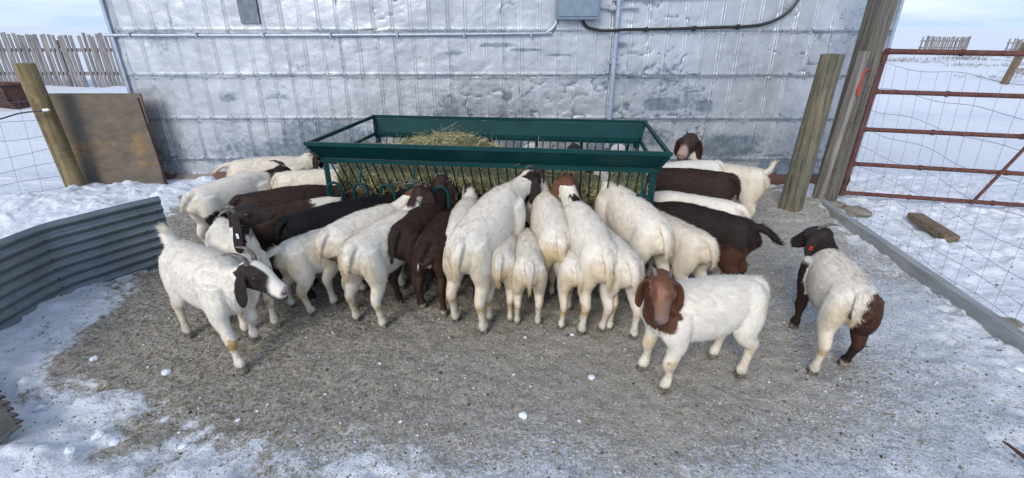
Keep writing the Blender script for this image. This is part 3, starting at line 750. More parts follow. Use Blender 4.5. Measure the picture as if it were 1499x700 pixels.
    amp_ = .0095 * np.clip((co[:, 2] / sc - .22) / .15, 0.15, 1) * np.where(co[:, 0] / sc > .34, .25, 1.0)
    co = co + no * ((fbm(co * 8 + P.get('seed', 0) * 3.3, 3, 77) - .5) * amp_ * 2)[:, None]
    # --- part, position along part
    SC = np.array([q[0] for q in g.smp]); SR = np.array([q[1] for q in g.smp]); names = np.array([q[2] for q in g.smp]); ST = np.array([q[3] for q in g.smp]); TT = np.array([q[4] for q in g.smp])
    bias = np.where(np.isin(names, ('ear', 'tail')), .8, 1.0)
    near = np.empty(nv, int)
    for a in range(0, nv, 8000):
        d = np.linalg.norm(co[a:a + 8000, None] - SC[None], axis=2) / (SR * bias)[None]; near[a:a + 8000] = d.argmin(1)
    part = names[near]; t = ST[near]; tan = TT[near]
    # canonical-ish coordinates of each vertex for coat patches
    lv = co / sc
    seed = P.get('seed', 0); nz_ = fbm(co * 14 + seed, 3, seed + 200) - .5; nzf = fbm(co * 60, 2, seed + 300) - .5
    base = P.get('coat', WHITE); headc = P.get('headc', BROWN); C = np.tile(base, (nv, 1)).astype(float)
    light = base.mean() > .3
    C *= (1 + .08 * nz_ + .05 * nzf)[:, None]
    def lay(mask, c):
        m = np.clip(mask, 0, 1)[:, None]; C[:] = C * (1 - m) + c * m
    isn, ish, ise, ist, isl, isto = part == 'neck', part == 'head', part == 'ear', part == 'tail', np.char.startswith(part, 'leg'), part == 'torso'
    if light:
        low = sstep(.34, .05, lv[:, 2] + nz_ * .1) * isl
        lay(low * .45, CREAM * .93)
        if P.get('stain', 1):
            stn = sstep(.30, .62, fbm(co * 22 + seed, 3, seed + 500)); lay(np.exp(-((lv[:, 2] - .18 + nz_ * .16) / .05) ** 2) * isl * stn * .95 * P.get('stain', 1), TAN)
            lay(isl * sstep(.16, .03, lv[:, 2]) * sstep(.45, .7, fbm(co * 30 + seed, 3, seed + 520)) * .5, np.array([.30, .24, .17]))
            rear = sstep(-.22, -.33, lv[:, 0] + nz_ * .10) * sstep(.2, .3, lv[:, 2]) * sstep(.55, .45, lv[:, 2])
            lay(rear * .62 * P.get('stain', 1), YEL)
            lay(ist * .35, CREAM); lay(ist * sstep(.45, .95, t + nz_ * .3) * .9 * P.get('stain', 1), YEL)
            lay(sstep(.33, .24, lv[:, 2]) * isto * .25, CREAM)
    hl = P.get('hood', .45)      # how far the head colour reaches down the neck (0 none .. 1 chest)
    hm = np.where(ish | ise, 1.0, 0) + isn * sstep(-.05, .05, t - (1 - hl) + nz_ * .55)
    lay(hm, headc * (1 + .4 * nz_[:, None]))
    if 'earc' in P: lay(ise * 1.0, P['earc'] * (1 + .3 * nz_[:, None]))
    # head-local coordinates
    w_hb = g.warp([hb])[0]; w_hd = unit(g.warp([hb + hd * .1])[0] - w_hb); w_hs = unit(g.warp([hb + hs * .1])[0] - w_hb); w_hu = unit(g.warp([hb + hu * .1])[0] - w_hb)
    rel = co - w_hb; hx = rel @ w_hd / (sc * HS * .90); hyy = rel @ w_hs / (sc * HS); hz = rel @ w_hu / (sc * HS)
    hdm = ish.astype(float)
    mot = P.get('mottle', .35); lay(hdm * sstep(.50, .68, fbm(co * 26 + seed, 3, seed + 540)) * mot, np.clip(headc * 1.9 + .02, 0, .6))
    lay(hdm * sstep(.022, .006, np.abs(hyy)) * sstep(.03, .10, hx) * sstep(-.01, .02, hz) * mot * .9, np.clip(headc * 2.0 + .03, 0, .6))
    if P.get('blaze', 0):
        wdt = P['blaze']; lay(hdm * sstep(wdt + .008, wdt - .004, np.abs(hyy) - sstep(.1, .2, hx) * .02 + nz_ * .015) * sstep(-.04, -.015, hz + 0 * hx + .01), WHITE * .97)
    if P.get('muzzle') is not None:
        lay(hdm * sstep(.115, .145, hx + nz_ * .03), P['muzzle'])
    lay(hdm * sstep(.186, .198, hx) * sstep(-.035, -.018, hz) * .75, np.array([.20, .13, .12]) if P.get('muzzle') is not None or light else np.array([.05, .04, .04]))
    for e in (1, -1):
        lay(hdm * np.exp(-(((hx - .203) / .012) ** 2 + ((hyy - e * .017) / .0065) ** 2 + ((hz + .016) / .007) ** 2)), np.array([.02, .012, .012]))
        lay(hdm * np.exp(-(((hx - .060) / .020) ** 2 + ((hyy - e * .050) / .022) ** 2 + ((hz - .030) / .013) ** 2)) * .9, headc * .35)
    lay(hdm * np.exp(-((hz + .041 + .10 * (hx - .2)) / .0045) ** 2) * sstep(.11, .14, hx) * .85, np.array([.03, .018, .015]))
    for (px, py, pz, pr, pc) in P.get('patches', []):   # coat marks with their own shape, in canonical coordinates
        c = g.warp([(px, py, pz)])[0]; d = np.linalg.norm(co - c, axis=1) / sc
        m_ = sstep(pr * 1.06, pr * .94, d + nz_ * pr * .9 + nzf * .03)
        if P.get('patch_legs_only'): m_ = m_ * isl
        lay(m_, pc * (1 + .3 * nz_[:, None]))
    for idx, (zmax, pc) in P.get('socks', {}).items():
        c = hoofs[idx][0]; w_ = g.warp([(c[0], c[1], .1)])[0]
        m_ = isl * sstep(zmax + .02, zmax - .02, lv[:, 2] + nz_ * .05) * (np.linalg.norm((co - w_)[:, :2], axis=1) < .09 * sc)
        lay(m_, pc)
    # --- fur: short tapering hairs rooted in the skin
    nf = int(P.get('fur', 18000) * 1.4); A_ = co[tri[:, 0]]; B_ = co[tri[:, 1]]; C_ = co[tri[:, 2]]
    ar = np.linalg.norm(np.cross(B_ - A_, C_ - A_), axis=1); cdf = np.cumsum(ar); pick = np.searchsorted(cdf, RNG.random(nf) * cdf[-1]); pick = np.clip(pick, 0, nt_ - 1)
    r1, r2 = RNG.random(nf), RNG.random(nf); fl_ = r1 + r2 > 1; r1[fl_] = 1 - r1[fl_]; r2[fl_] = 1 - r2[fl_]
    root_ = A_[pick] + (B_ - A_)[pick] * r1[:, None] + (C_ - A_)[pick] * r2[:, None]; vi = tri[pick, 0]
    nn = no[vi]; pt = part[vi]; tg = tan[vi]
    flow = np.where(np.isin(pt, ('leg_f', 'leg_h', 'ear', 'tail'))[:, None], tg, -tg) + np.where((pt == 'torso')[:, None], np.array([0, 0, -.9]), 0) + np.where((pt == 'neck')[:, None], np.array([0, 0, -.6]), 0)
    cl_ = np.stack([fbm(root_ * 38 + 5 * q_, 2, 400 + q_) - .5 for q_ in range(3)], 1) * 3.6; flow = flow + cl_ + RNG.normal(0, .20, (nf, 3)); flow -= nn * (flow * nn).sum(1)[:, None]; flow /= np.linalg.norm(flow, axis=1)[:, None] + 1e-9
    lf = np.select([pt == 'torso', pt == 'neck', pt == 'tail', pt == 'head', pt == 'ear'], [.026, .026, .040, .0065, .0055], .014) * RNG.uniform(.6, 1.25, nf) * P.get('furlen', 1.0)
    dirn = flow * .93 + nn * RNG.uniform(.05, .36, nf)[:, None]; dirn /= np.linalg.norm(dirn, axis=1)[:, None]
    sd2 = np.cross(dirn, nn); sd2 /= np.linalg.norm(sd2, axis=1)[:, None] + 1e-9; wv = RNG.uniform(.0007, .0014, nf)[:, None]
    v0 = root_ - nn * .001 + sd2 * wv; v1 = root_ - nn * .001 - sd2 * wv; v2 = root_ + dirn * lf[:, None]
    flp = (np.cross(v1 - v0, v2 - v0) * nn).sum(1) < 0; v0[flp], v1[flp] = v1[flp].copy(), v0[flp].copy()
    fc = C[vi] * RNG.uniform(.88, 1.10, nf)[:, None] * (1 + .12 * (fbm(root_ * 45, 2, 430) - .5))[:, None]
    FV = np.stack([v0, v1, v2], 1).reshape(-1, 3)
    AV = np.vstack([co, FV]); AF = np.vstack([tri, np.arange(nf * 3).reshape(-1, 3) + nv]); AC = np.clip(np.vstack([C, np.repeat(fc, 3, 0)]), 0, .92)
    me = np_mesh('body', AV, AF, AC)
    fn = nn + RNG.normal(0, .13, (nf, 3)); fn /= np.linalg.norm(fn, axis=1)[:, None]
    AN = np.vstack([no, np.repeat(fn, 3, 0)]).astype(np.float32)
    me.normals_split_custom_set_from_vertices(AN)
    # --- place: 'at' is where the hind (or front) feet stand
    hd_deg = P['heading']; ang = R(hd_deg); ax_, ay_ = P['at']; anc = P.get('anchor', 'hind')
    o_ = g.warp([((-.236 if anc == 'hind' else .228), 0, 0)])[0]
    wx = ax_ - (o_[0] * math.cos(ang) - o_[1] * math.sin(ang)); wy = ay_ - (o_[0] * math.sin(ang) + o_[1] * math.cos(ang))
    zz = [gz(wx + math.cos(ang) * a_ - math.sin(ang) * b_, wy + math.sin(ang) * a_ + math.cos(ang) * b_) for a_ in (-.24 * sc, .23 * sc) for b_ in (-.08, .08)]
    root = empty('goat', (wx, wy, float(np.mean(zz)) + .004), ang)
    tag(root, label, cat, 'goats around the green hay feeder')
    b = mesh_obj('body', me, M['coat'], root)
    # hooves: two claws each
    for (c, ft) in hoofs:
        mb = MB(); lift = ft[2] if len(ft) > 2 else 0
        for e in (1, -1):
            q = np.array([(-.024, .001), (.030, .001), (.012, .034), (-.020, .036)])
            V_ = []
            for (yy, k_) in ((e * .0015, 1.0), (e * .013, 1.0), (e * .025, .80)):
                for (xx, zz) in q: V_.append((c[0] + xx * k_, c[1] + yy * (1 if zz < .02 else .8), zz + lift))
            F_ = [(0, 1, 2, 3), (11, 10, 9, 8)]
            for a in (0, 4):
                for i in range(4): F_.append((a + i, a + 4 + i, a + 4 + (i + 1) % 4, a + (i + 1) % 4))
            if e < 0: F_ = [f[::-1] for f in F_]
            mb.add(g.warp(V_), F_)
        mb.build('hoof', M['hoof'], root, smooth=False)
    if P.get('face', True):
        for e in (1, -1):
            c = g.warp([hpnt(.062, e * .0485, .031)])[0]
            mb = MB(); bm = bmesh.new(); bmesh.ops.create_uvsphere(bm, u_segments=14, v_segments=10, radius=.0128 * sc * HS); bm.verts.index_update()
            mb.add([v.co + Vector(c) for v in bm.verts], [[v.index for v in f.verts] for f in bm.faces]); bm.free()
            mb.build('eye', M['eye'], root)
            mb = MB(); mb.tube(g.warp([hpnt(.192, e * .010, -.024), hpnt(.201, e * .017, -.016), hpnt(.194, e * .024, -.006)]), np.array([.002, .0055, .002]) * sc * HS, 8, 3); mb.build('nostril', M['dung'], root)
        mb = MB(); mb.tube(g.warp([hpnt(.13, .0385, -.036), hpnt(.17, .032, -.046), hpnt(.200, .018, -.050), hpnt(.210, 0, -.048), hpnt(.200, -.018, -.050), hpnt(.17, -.032, -.046), hpnt(.13, -.0385, -.036)]), .0028 * sc * HS, 6, 4); mb.build('mouth', M['dung'], root)
    hl_ = P.get('horns', .07)
    if hl_:
        for e in (1, -1):
            pts = [hpnt(.004, e * .022, .052), hpnt(-.012, e * .028, .052 + hl_ * .45), hpnt(-.03 - hl_ * .35, e * .036, .055 + hl_ * .55), hpnt(-.04 - hl_ * .9, e * .045, .05 + hl_ * .35)]
            mb = MB(); mb.tube(g.warp(pts), np.array([.0135, .0115, .0085, .003]) * sc, 9, 5); mb.build('horn', M['horn'], root)
    if P.get('eartag') is not None:
        e = P['eartag']; pts, ax2, fl2, dn = ears[0 if e > 0 else 1]
        c = pts[3] * .55 + pts[2] * .45 + fl2 * .017; q = []
        for a_, b_ in ((-1, -1), (1, -1), (1, 1), (-1, 1)):
            q.append(c + ax2 * .009 * a_ + dn * .013 * b_)
        mb = MB(); mb.add(g.warp([p - fl2 * .001 for p in q] + [p + fl2 * .005 for p in q]), [(3, 2, 1, 0), (4, 5, 6, 7), (0, 1, 5, 4), (1, 2, 6, 5), (2, 3, 7, 6), (3, 0, 4, 7)])
        mb.tube(g.warp([c, c + fl2 * .010]), .006, 8)
        mb.build('ear_tag', M['red'] if P.get('tagc', 'red') == 'red' else M['white'], root, smooth=False)
    return root

def G(x, y): p = gp(x, y); return (p.x, p.y)
#GOATS
# name of each: label, then pose and coat
GO = [
 # loose goats in front
 dict(label='white goat with dark brown head, white blaze and grey horns walking beside the curved sheet', at=G(366, 526), anchor='front', heading=-33, scale=.99, neck=(12, 26), head=(20, -16), headc=DARK, blaze=.020, muzzle=WHITE * .95, hood=.18, tail='up', horns=.085, necklen=.19,
      feet=[(-.06, .00, .05), (.08, 0), (.02, 0), (-.04, 0)], earax=(1, .15), headsize=1.1, fur=36000, vox=.006, seed=1, stain=.35, patches=[(.29, -.09, .17, .035, TAN)], ear=.95),
 dict(label='white goat with raised dark brown head, standing behind the horned walking goat', at=G(383, 484), anchor='front', heading=-50, scale=.97, neck=(30, 80), head=(74, 12), headc=DARK, hood=.35, horns=.05, muzzle=BROWN, feet=[(.02, 0), (-.02, 0), (0, 0), (0, 0)], seed=2, fur=26000, necklen=.27, eartag=-1, tagc='white'),
 dict(label='white goat seen from behind with a brown patch low on its right thigh', at=G(322, 378), heading=68, scale=1.0, neck=(-10, 10), head=(-10, -30), headc=DARK, seed=3, patches=[(-.24, -.12, .34, .085, DARK)], stain=.4, tail='side'),
 dict(label='cream goat with lifted tail standing along the tin wall, left of the feeder', at=G(372, 322), heading=14, scale=1.0, neck=(0, 32), head=(-10, -15), coat=CREAM, headc=DARK, hood=.3, seed=4, tail='out', stain=.5),
 dict(label='cream goat with brown head reaching into the left end of the feeder', at=G(440, 345), heading=4, scale=.98, neck=(-5, 22), head=(-5, -25), coat=CREAM * 1.05, headc=BROWN * 1.3, hood=.4, seed=5, stain=.4, necklen=.20),
 dict(label='dark brown goat, only its back showing above the brown goat with a white shoulder', at=G(392, 388), heading=24, scale=.98, neck=(0, 12), head=(0, -35), coat=BROWN * .95, headc=BROWN, seed=6),
 dict(label='brown goat with a white shoulder patch beside the black goat', at=G(412, 416), heading=34, scale=.96, neck=(0, 10), head=(0, -35), coat=BROWN * 1.2, headc=BROWN, seed=7, patches=[(.17, .03, .55, .115, WHITE)]),
 dict(label='solid black goat feeding between the brown goats and the small white goat', at=G(462, 430), heading=38, scale=1.02, neck=(0, 14), head=(0, -30), coat=BLACK, headc=BLACK, seed=8),
 dict(label='small white goat with tail held out left, feeding in front of the black goat', at=G(446, 455), heading=48, scale=.84, neck=(0, 18), head=(0, -30), headc=LRED, hood=.2, seed=9, tail='out', feet=[(0, 0), (0, 0), (-.03, .05), (.02, -.03)], fur=26000, eartag=-1),
 dict(label='white goat with a reddish brown patch on its right thigh and red ear tag', at=G(508, 446), heading=56, scale=.97, neck=(-12, 36), head=(-25, -22), headc=RED * 1.1, hood=.25, seed=10, patches=[(-.305, -.065, .375, .060, RED)], fur=26000, eartag=-1, stain=1.0, bend=-.5),
 dict(label='white goat with straight spread hind legs, just left of the two dark brown goats', at=G(543, 474), heading=68, scale=1.0, neck=(0, 46), head=(0, -36), headc=BROWN, hood=.45, seed=11, fur=30000, feet=[(0, 0), (0, 0), (.02, .03), (0, -.02)], stain=1.1, bend=-.3, horns=.05),
 dict(label='dark brown goat mostly hidden beside the dark brown goat with a white rump spot', at=G(600, 448), heading=75, scale=1.0, neck=(0, 48), head=(0, -38), coat=BROWN * 1.2, headc=BROWN, seed=12, fur=22000, horns=.06),
 dict(label='dark brown goat with a white spot under its tail and a white tipped tail', at=G(636, 456), heading=84, scale=.92, neck=(0, 12), head=(0, -30), coat=BROWN * 1.5, headc=BROWN, seed=13, tail='side', fur=28000, patches=[(-.345, -.02, .40, .022, WHITE), (-.39, .045, .43, .026, CREAM)], socks={2: (.05, CREAM), 3: (.05, CREAM)}),
 dict(label='white goat whose shoulder and brown head show left of the largest white goat', at=G(680, 440), heading=88, scale=.98, neck=(5, 42), head=(0, -30), headc=BROWN, hood=.35, seed=14, horns=.05, socks={2: (.25, BROWN), 3: (.25, BROWN)}),
 dict(label='largest white goat at the feeder, back sloping up to a dark head', at=G(688, 478), heading=66, scale=1.10, pitch=.20, neck=(-5, 8), head=(-14, -28), headc=DARK, hood=.15, seed=15, fur=40000, vox=.0075, blaze=.014, horns=.07, feet=[(0, 0), (0, 0), (.03, .02), (-.03, -.02)], stain=1.0, bend=-.35),
 dict(label='small white goat with yellowed rump squeezed right beside the largest goat', at=G(733, 470), heading=86, scale=.84, neck=(0, 5), head=(0, -30), headc=BROWN, seed=16, fur=26000, stain=1.4, feet=[(0, 0), (0, 0), (0, .0), (0, .01)]),
 dict(label='smallest white goat with stained tail, below the goat with the hanging light brown ear', at=G(773, 478), heading=90, scale=.82, neck=(0, 5), head=(0, -30), headc=BROWN, seed=17, fur=26000, stain=1.2),
 dict(label='white goat with reddish head, hanging light brown ear and heavily stained rump', at=G(812, 452), heading=97, scale=1.0, pitch=.14, neck=(0, 32), head=(-10, -30), headc=RED, earc=LRED, hood=.3, seed=18, fur=32000, stain=1.6, horns=0, bend=.1),
 dict(label='small white goat between two larger ones, one stout hind leg forward', at=G(838, 476), heading=96, scale=.80, neck=(0, 5), head=(0, -30), headc=BROWN, seed=19, fur=26000, stain=1.2, feet=[(0, 0), (0, 0), (-.03, .02), (.03, 0)]),
 dict(label='white goat with a dark saddle mark on its neck and reddish brown head', at=G(871, 484), heading=101, scale=1.0, pitch=.16, neck=(0, 32), head=(0, -30), headc=RED, hood=.12, seed=20, fur=34000, stain=1.1, patches=[(.26, 0, .63, .058, DARK)], bend=.15, horns=.04),
 dict(label='white goat with a brown spot above one hoof, right of the saddle-marked goat', at=G(903, 489), heading=103, scale=.92, neck=(0, 10), head=(0, -30), headc=BROWN, seed=21, fur=30000, stain=.5, feet=[(0, 0), (0, 0), (.06, .01), (-.07, 0)], patches=[(-.20, .09, .12, .022, DARK)]),
 dict(label='big white goat with dark brown head and red ear tag, slanting left into the feeder', at=G(944, 444), heading=110, scale=1.05, pitch=.12, neck=(5, 36), head=(16, -30), headc=BROWN, hood=.2, seed=22, fur=32000, stain=.4, eartag=1, bend=.3),
 dict(label='cream goat whose rounded rump shows above the goat that faces the camera', at=G(1003, 452), heading=118, scale=.93, neck=(5, 8), head=(10, -30), coat=CREAM, headc=BROWN, seed=23, fur=28000, stain=.5),
 dict(label='blackish brown goat with tawny thigh and dark tail stuck out right', at=G(1062, 436), heading=140, scale=.98, neck=(5, 8), head=(10, -30), coat=DARK, headc=DARK, seed=24, tail='out', fur=26000, patches=[(-.24, 0, .30, .16, RED * .62)]),
 dict(label='white goat whose back shows between the two dark goats right of the feeder', at=G(1045, 402), heading=150, scale=.97, neck=(5, 5), head=(10, -30), headc=BROWN, seed=25),
 dict(label='chestnut brown goat at the right end of the feeder', at=G(1034, 360), heading=168, scale=1.08, neck=(5, 8), head=(10, -30), coat=BROWN * 1.05, headc=BROWN * 1.3, seed=26, fur=26000, eartag=1),
 dict(label='cream goat with raised brown head facing the camera, by the wall right of feeder', at=G(1088, 336), heading=155, scale=.97, neck=(10, 68), head=(78, -14), coat=CREAM, headc=BROWN, hood=.45, seed=27, tail='up', fur=26000, horns=.02, muzzle=np.array([.35, .25, .2]), necklen=.31, headsize=1.32),
 dict(label='white goat reaching into the right back corner of the feeder from the wall side', at=(1.70, 3.98), heading=200, scale=1.08, neck=(5, 20), head=(10, -25), headc=BROWN, hood=.2, seed=28),
 dict(label='white goat with reddish brown head and red ear tag standing apart, facing the camera', at=G(958, 556), anchor='front', heading=194, scale=.91, neck=(30, 64), head=(64, -36), headc=RED * 1.05, earc=RED * .8, hood=.95, seed=29, horns=.012, vox=.0052, fur=42000, eartag=1, muzzle=np.array([.21, .115, .08]), necklen=.205, ear=1.0,
      feet=[(.0, 0), (.03, 0), (-.02, 0), (.03, 0)], stain=.7, patches=[(.12, .125, .31, .026, BROWN), (.225, .10, .19, .02, TAN), (.33, .05, .50, .125, RED * .9), (.29, .07, .60, .09, RED)], headsize=1.07, fat=1.12, mottle=.9),
 dict(label='white goat with brown head turned left and brown rump patch, alone at the right', at=G(1216, 545), heading=74, scale=.90, neck=(8, 42), head=(48, -22), headc=DARK, hood=.85, seed=30, fur=38000, fat=1.05, tail='side', vox=.006, eartag=1, horns=.04, necklen=.19, headsize=1.05,
      feet=[(.0, 0), (-.02, 0), (-.04, .02), (.10, .0)], patches=[(-.32, -.075, .45, .125, RED * .75), (-.24, -.09, .24, .15, RED * .5), (-.20, -.09, .1, .09, DARK * 1.5)], socks={3: (.045, WHITE), 0: (.5, BROWN), 1: (.5, BROWN)}),
 # goats at the far side of the feeder, seen through and over it
 dict(label='brown and white faced goat looking over the hay heap from behind the feeder', at=(-.24, 4.50), anchor='front', heading=-92, scale=1.0, neck=(0, 60), head=(0, -8), headc=RED, blaze=.02, seed=31, fur=12000, eartag=-1, necklen=.27),
 dict(label='white goat behind the middle of the feeder, seen above its rack bars', at=(.12, 4.50), anchor='front', heading=-100, scale=.98, neck=(0, 8), head=(0, -35), headc=BROWN, hood=.1, seed=32, fur=12000),
 dict(label='dark goat behind the feeder just right of its middle', at=(.60, 4.42), anchor='front', heading=-96, scale=.98, neck=(0, 14), head=(0, -30), coat=DARK, headc=DARK, seed=33, fur=12000),
 dict(label='brown headed goat with a pale horn at the right rear of the feeder', at=(1.02, 4.36), anchor='front', heading=-100, scale=1.0, neck=(0, 16), head=(0, -28), headc=BROWN, hood=.8, seed=34, fur=12000),
]
for d in GO: make_goat(**d)

# ------------------------------------------------------------------ left side: post, board, fences, corrugated sheets
def ring_post(name, a, b, r0, r1, mat, label, cat='post', group=None):
    root = empty(name, (a[0], a[1], 0)); tag(root, label, cat, group)
    A_, B_ = np.array(a), np.array(b); n = 26; seg = 26; V = []; rg = np.random.default_rng(int(abs(a[0] * 100)))
    for i in range(n):
        t = i / (n - 1); c = A_ + (B_ - A_) * t - np.array([a[0], a[1], 0]); r_ = r0 + (r1 - r0) * t
        for k in range(seg):
            an = 2 * math.pi * k / seg; V.append((math.cos(an), math.sin(an), t * 3, r_, *c))
    V = np.array(V); nn = fbm(np.stack([V[:, 0] * 1.4, V[:, 1] * 1.4, V[:, 2] * .5], 1) + a[0], 4, 7) - .5
    rr = V[:, 3] * (1 + nn * .14); W = np.stack([V[:, 4] + V[:, 0] * rr, V[:, 5] + V[:, 1] * rr, V[:, 6]], 1)
    F = [(i * seg + k, i * seg + (k + 1) % seg, (i + 1) * seg + (k + 1) % seg, (i + 1) * seg + k) for i in range(n - 1) for k in range(seg)]
    m = MB(); m.add(W, F); top = len(W) - seg; cc = W[top:].mean(0)
    m.add([*W[top:], cc + np.array([0, 0, .008])], [(k, (k + 1) % seg, seg) for k in range(seg)])
    m.build('shaft', mat, root); return root

ring_post('wooden_post', (-4.80, 5.00, -.2), (-4.84, 4.98, 1.37), .092, .085, M['post_tan'], 'tan round wooden post at the left edge of the plywood board')
def plywood():
    m_, n, b = new_mat('peeling_plywood'); v = objco(n, (1.0, 1, 2.2)); v0 = objco(n)
    grey = ramp(n, noise(n, 5, 7, .7, v), [(.3, (.095, .078, .060)), (.7, (.185, .15, .115))])
    sx = n.nodes.new('ShaderNodeSeparateXYZ'); n.links.new(v0, sx.inputs[0])
    bl = noise(n, 1.9, 6, .65, v)
    def mth(op, a, c):
        k = n.nodes.new('ShaderNodeMath'); k.operation = op
        for i, q in enumerate((a, c)):
            if isinstance(q, (int, float)): k.inputs[i].default_value = q
            else: n.links.new(q, k.inputs[i])
        return k.outputs[0]
    # peeled band across the middle of the sheet
    band = mth('SUBTRACT', .13, mth('MULTIPLY', mth('ABSOLUTE', mth('SUBTRACT', sx.outputs[2], .42), 0), .34))
    f = ramp(n, mth('ADD', bl, band), [(.62, 0.0), (.68, 1.0)])
    c = mix(n, f, grey, ramp(n, noise(n, 9, 6, .7, v), [(.3, (.17, .105, .055)), (.7, (.27, .185, .10))]))
    c = mix(n, ramp(n, mth('ADD', noise(n, 4, 5, .6, v), band), [(.76, 0.0), (.80, .85)]), c, (.085, .038, .02))
    n.links.new(c, b.inputs['Base Color']); b.inputs['Roughness'].default_value = .9
    bump(n, b, noise(n, 20, 6, .7, v), .4, .006)
    root = empty('plywood_board', (-4.44, 5.19, 0)); tag(root, 'weathered plywood sheet closing the gap between post and tin wall', 'board')
    m = MB(); m.box((0, 0, .52), (.98, .018, 1.08), Matrix.Rotation(R(-3), 3, 'X'), bev=.002); m.build('sheet', m_, root)
    m = MB(); m.beam((.496, -.0, .0), (.496, -.04, 1.02), .008, .02); m.build('edge_strip', M['rustbrown'], root)
plywood()

def slat_fence(name, x0, x1, y, h, label, n, skew=0.0, grp=None, tilt=0.06):
    root = empty(name, ((x0 + x1) / 2, y, 0)); tag(root, label, 'fence', grp); z0 = gz((x0 + x1) / 2, y) - .1
    w_ = x1 - x0; rg = np.random.default_rng(int(abs(x0 * 7)))
    s = MB()
    for i in range(n):
        u = -w_ / 2 + w_ * (i + .5) / n + rg.normal(0, .01); l_ = rg.normal(0, .02) + tilt * .3; hh = h + rg.normal(0, .035)
        if rg.random() < .05: continue
        bw = w_ / n * rg.uniform(.60, .80)
        s.beam((u, skew * u, z0), (u + l_, skew * u + rg.normal(0, .02), z0 + hh), bw, .022, up=(0, 1, 0))
    s.build('slats', M['slat'], root, smooth=False)
    for zz in (.28, .72):
        m = MB(); m.beam((-w_ / 2, -skew * w_ / 2 + .04, z0 + h * zz), (w_ / 2, skew * w_ / 2 + .04, z0 + h * zz), .04, .10); m.build('rail', M['slat'], root)
    for i in range(max(2, int(w_ / 2.4))):
        u = -w_ / 2 + (i + .5) * w_ / max(2, int(w_ / 2.4)); m = MB(); m.beam((u, skew * u + .12, z0), (u, skew * u + .12, z0 + h * .9), .12, .12); m.build('post', M['slat'], root)
slat_fence('windbreak_fence', -21.0, -9.5, 15.5, 1.55, 'long grey vertical slat windbreak fence beyond the plywood board', 88)
slat_fence('windbreak_fence', 37.5, 42.2, 47, 1.30, 'short far-off slat fence panel left of the broken pair on the right snowfield', 22, .05)
slat_fence('windbreak_fence', 42.8, 47.0, 44, 1.15, 'far-off low slat fence panel directly above the right gate rail', 20, -.05)

# rusty lump in the snow at far left
def trough():
    x, y = gp(-12, 166).x, gp(-12, 166).y
    root = empty('rusty_trough', (x, y, gz(x, y)), R(-12)); tag(root, 'rusty brown metal trough half buried in snow left of the tan post', 'trough')
    m = MB(); prof = [(-.32, .42), (-.30, .12), (-.2, -.05), (.2, -.05), (.30, .12), (.32, .42), (.29, .42), (.26, .13), (.17, .0), (-.17, .0), (-.26, .13), (-.29, .42)]
    k = len(prof); xs = [-1.1, 1.1]; V = [(xx, a, z + .0 * xx) for xx in xs for a, z in prof]
    F = [(i, (i + 1) % k, k + (i + 1) % k, k + i) for i in range(k)]
    F += [(0, 1, 2, 3, 4, 5)[::-1], (k, k + 1, k + 2, k + 3, k + 4, k + 5)]
    m.add(V, F); m.build('basin', M['rustbrown'], root, smooth=False)
    m = MB(); 
    for a in (-.32, .32): m.tube([(-1.1, a, .42), (1.1, a, .42)], .02, 8)
    for xx in (-1.1, 1.1): m.tube([(xx, -.32, .42), (xx, .32, .42)], .02, 8)
    m.build('rim', M['rustbrown'], root)
trough()

def wire_fence(name, A_, B_, zt, zb, nh, step, label, rad=.0014, sag=.03, seed=1):
    A_, B_ = Vector(A_), Vector(B_); root = empty(name, (A_.x, A_.y, 0)); tag(root, label, 'wire fence')
    rg = np.random.default_rng(seed); D = B_ - A_; Ln = D.length; D.normalize(); Nn = Vector((-D.y, D.x, 0)); m = MB()
    cols = int(Ln / step)
    ph = rg.random(6) * 6
    def P_(u, z):
        o = .035 * math.sin(u * 2.1 + ph[0] + z * 1.5) + .02 * math.sin(u * 5.3 + ph[1])
        lean = .10 * (z - .3) * math.sin(u * 1.3 + ph[2])
        return D * (u + lean) + Nn * o + Vector((0, 0, z - sag * math.sin(u / Ln * math.pi) * 1.0 + .014 * math.sin(u * 7 + z * 9 + ph[3])))
    for i in range(nh):
        z = zb + (zt - zb) * (i / (nh - 1)) ** 1.25
        m.tube([P_(Ln * k / 40, z) for k in range(41)], rad * 1.15, 4)
    for j in range(cols + 1):
        u = j * step + rg.normal(0, .006)
        m.tube([P_(u, zb + (zt - zb) * k / 10) for k in range(11)], rad, 4)
    m.build('mesh_wires', M['wire'], root)
    return root
wire_fence('woven_wire_fence', (-4.86, 4.93, 0), (-6.6, 3.1, 0), 1.02, .05, 8, .17, 'loose woven wire fence running left from the tan post', .0018, .05, 3)
# stay wire with white insulator on the left post
ew = empty('stay_wire', (-4.75, 4.90, 0)); tag(ew, 'black wire with a white insulator tied to the tan post', 'wire')
m = MB(); p0 = gp(88, 173, 0); 
m.tube([(.05, -.02, .93), (-.15, -.10, .915), (-.32, -.28, .86), (-.7, -.85, .80), (-1.2, -1.7, .82)], .008, 6, 5); m.build('cable', M['black'], ew)
m = MB(); m.tube([(.03, -.03, .935), (.09, -.03, .94)], [.016, .012], 8, 3); m.build('insulator', M['white'], ew)

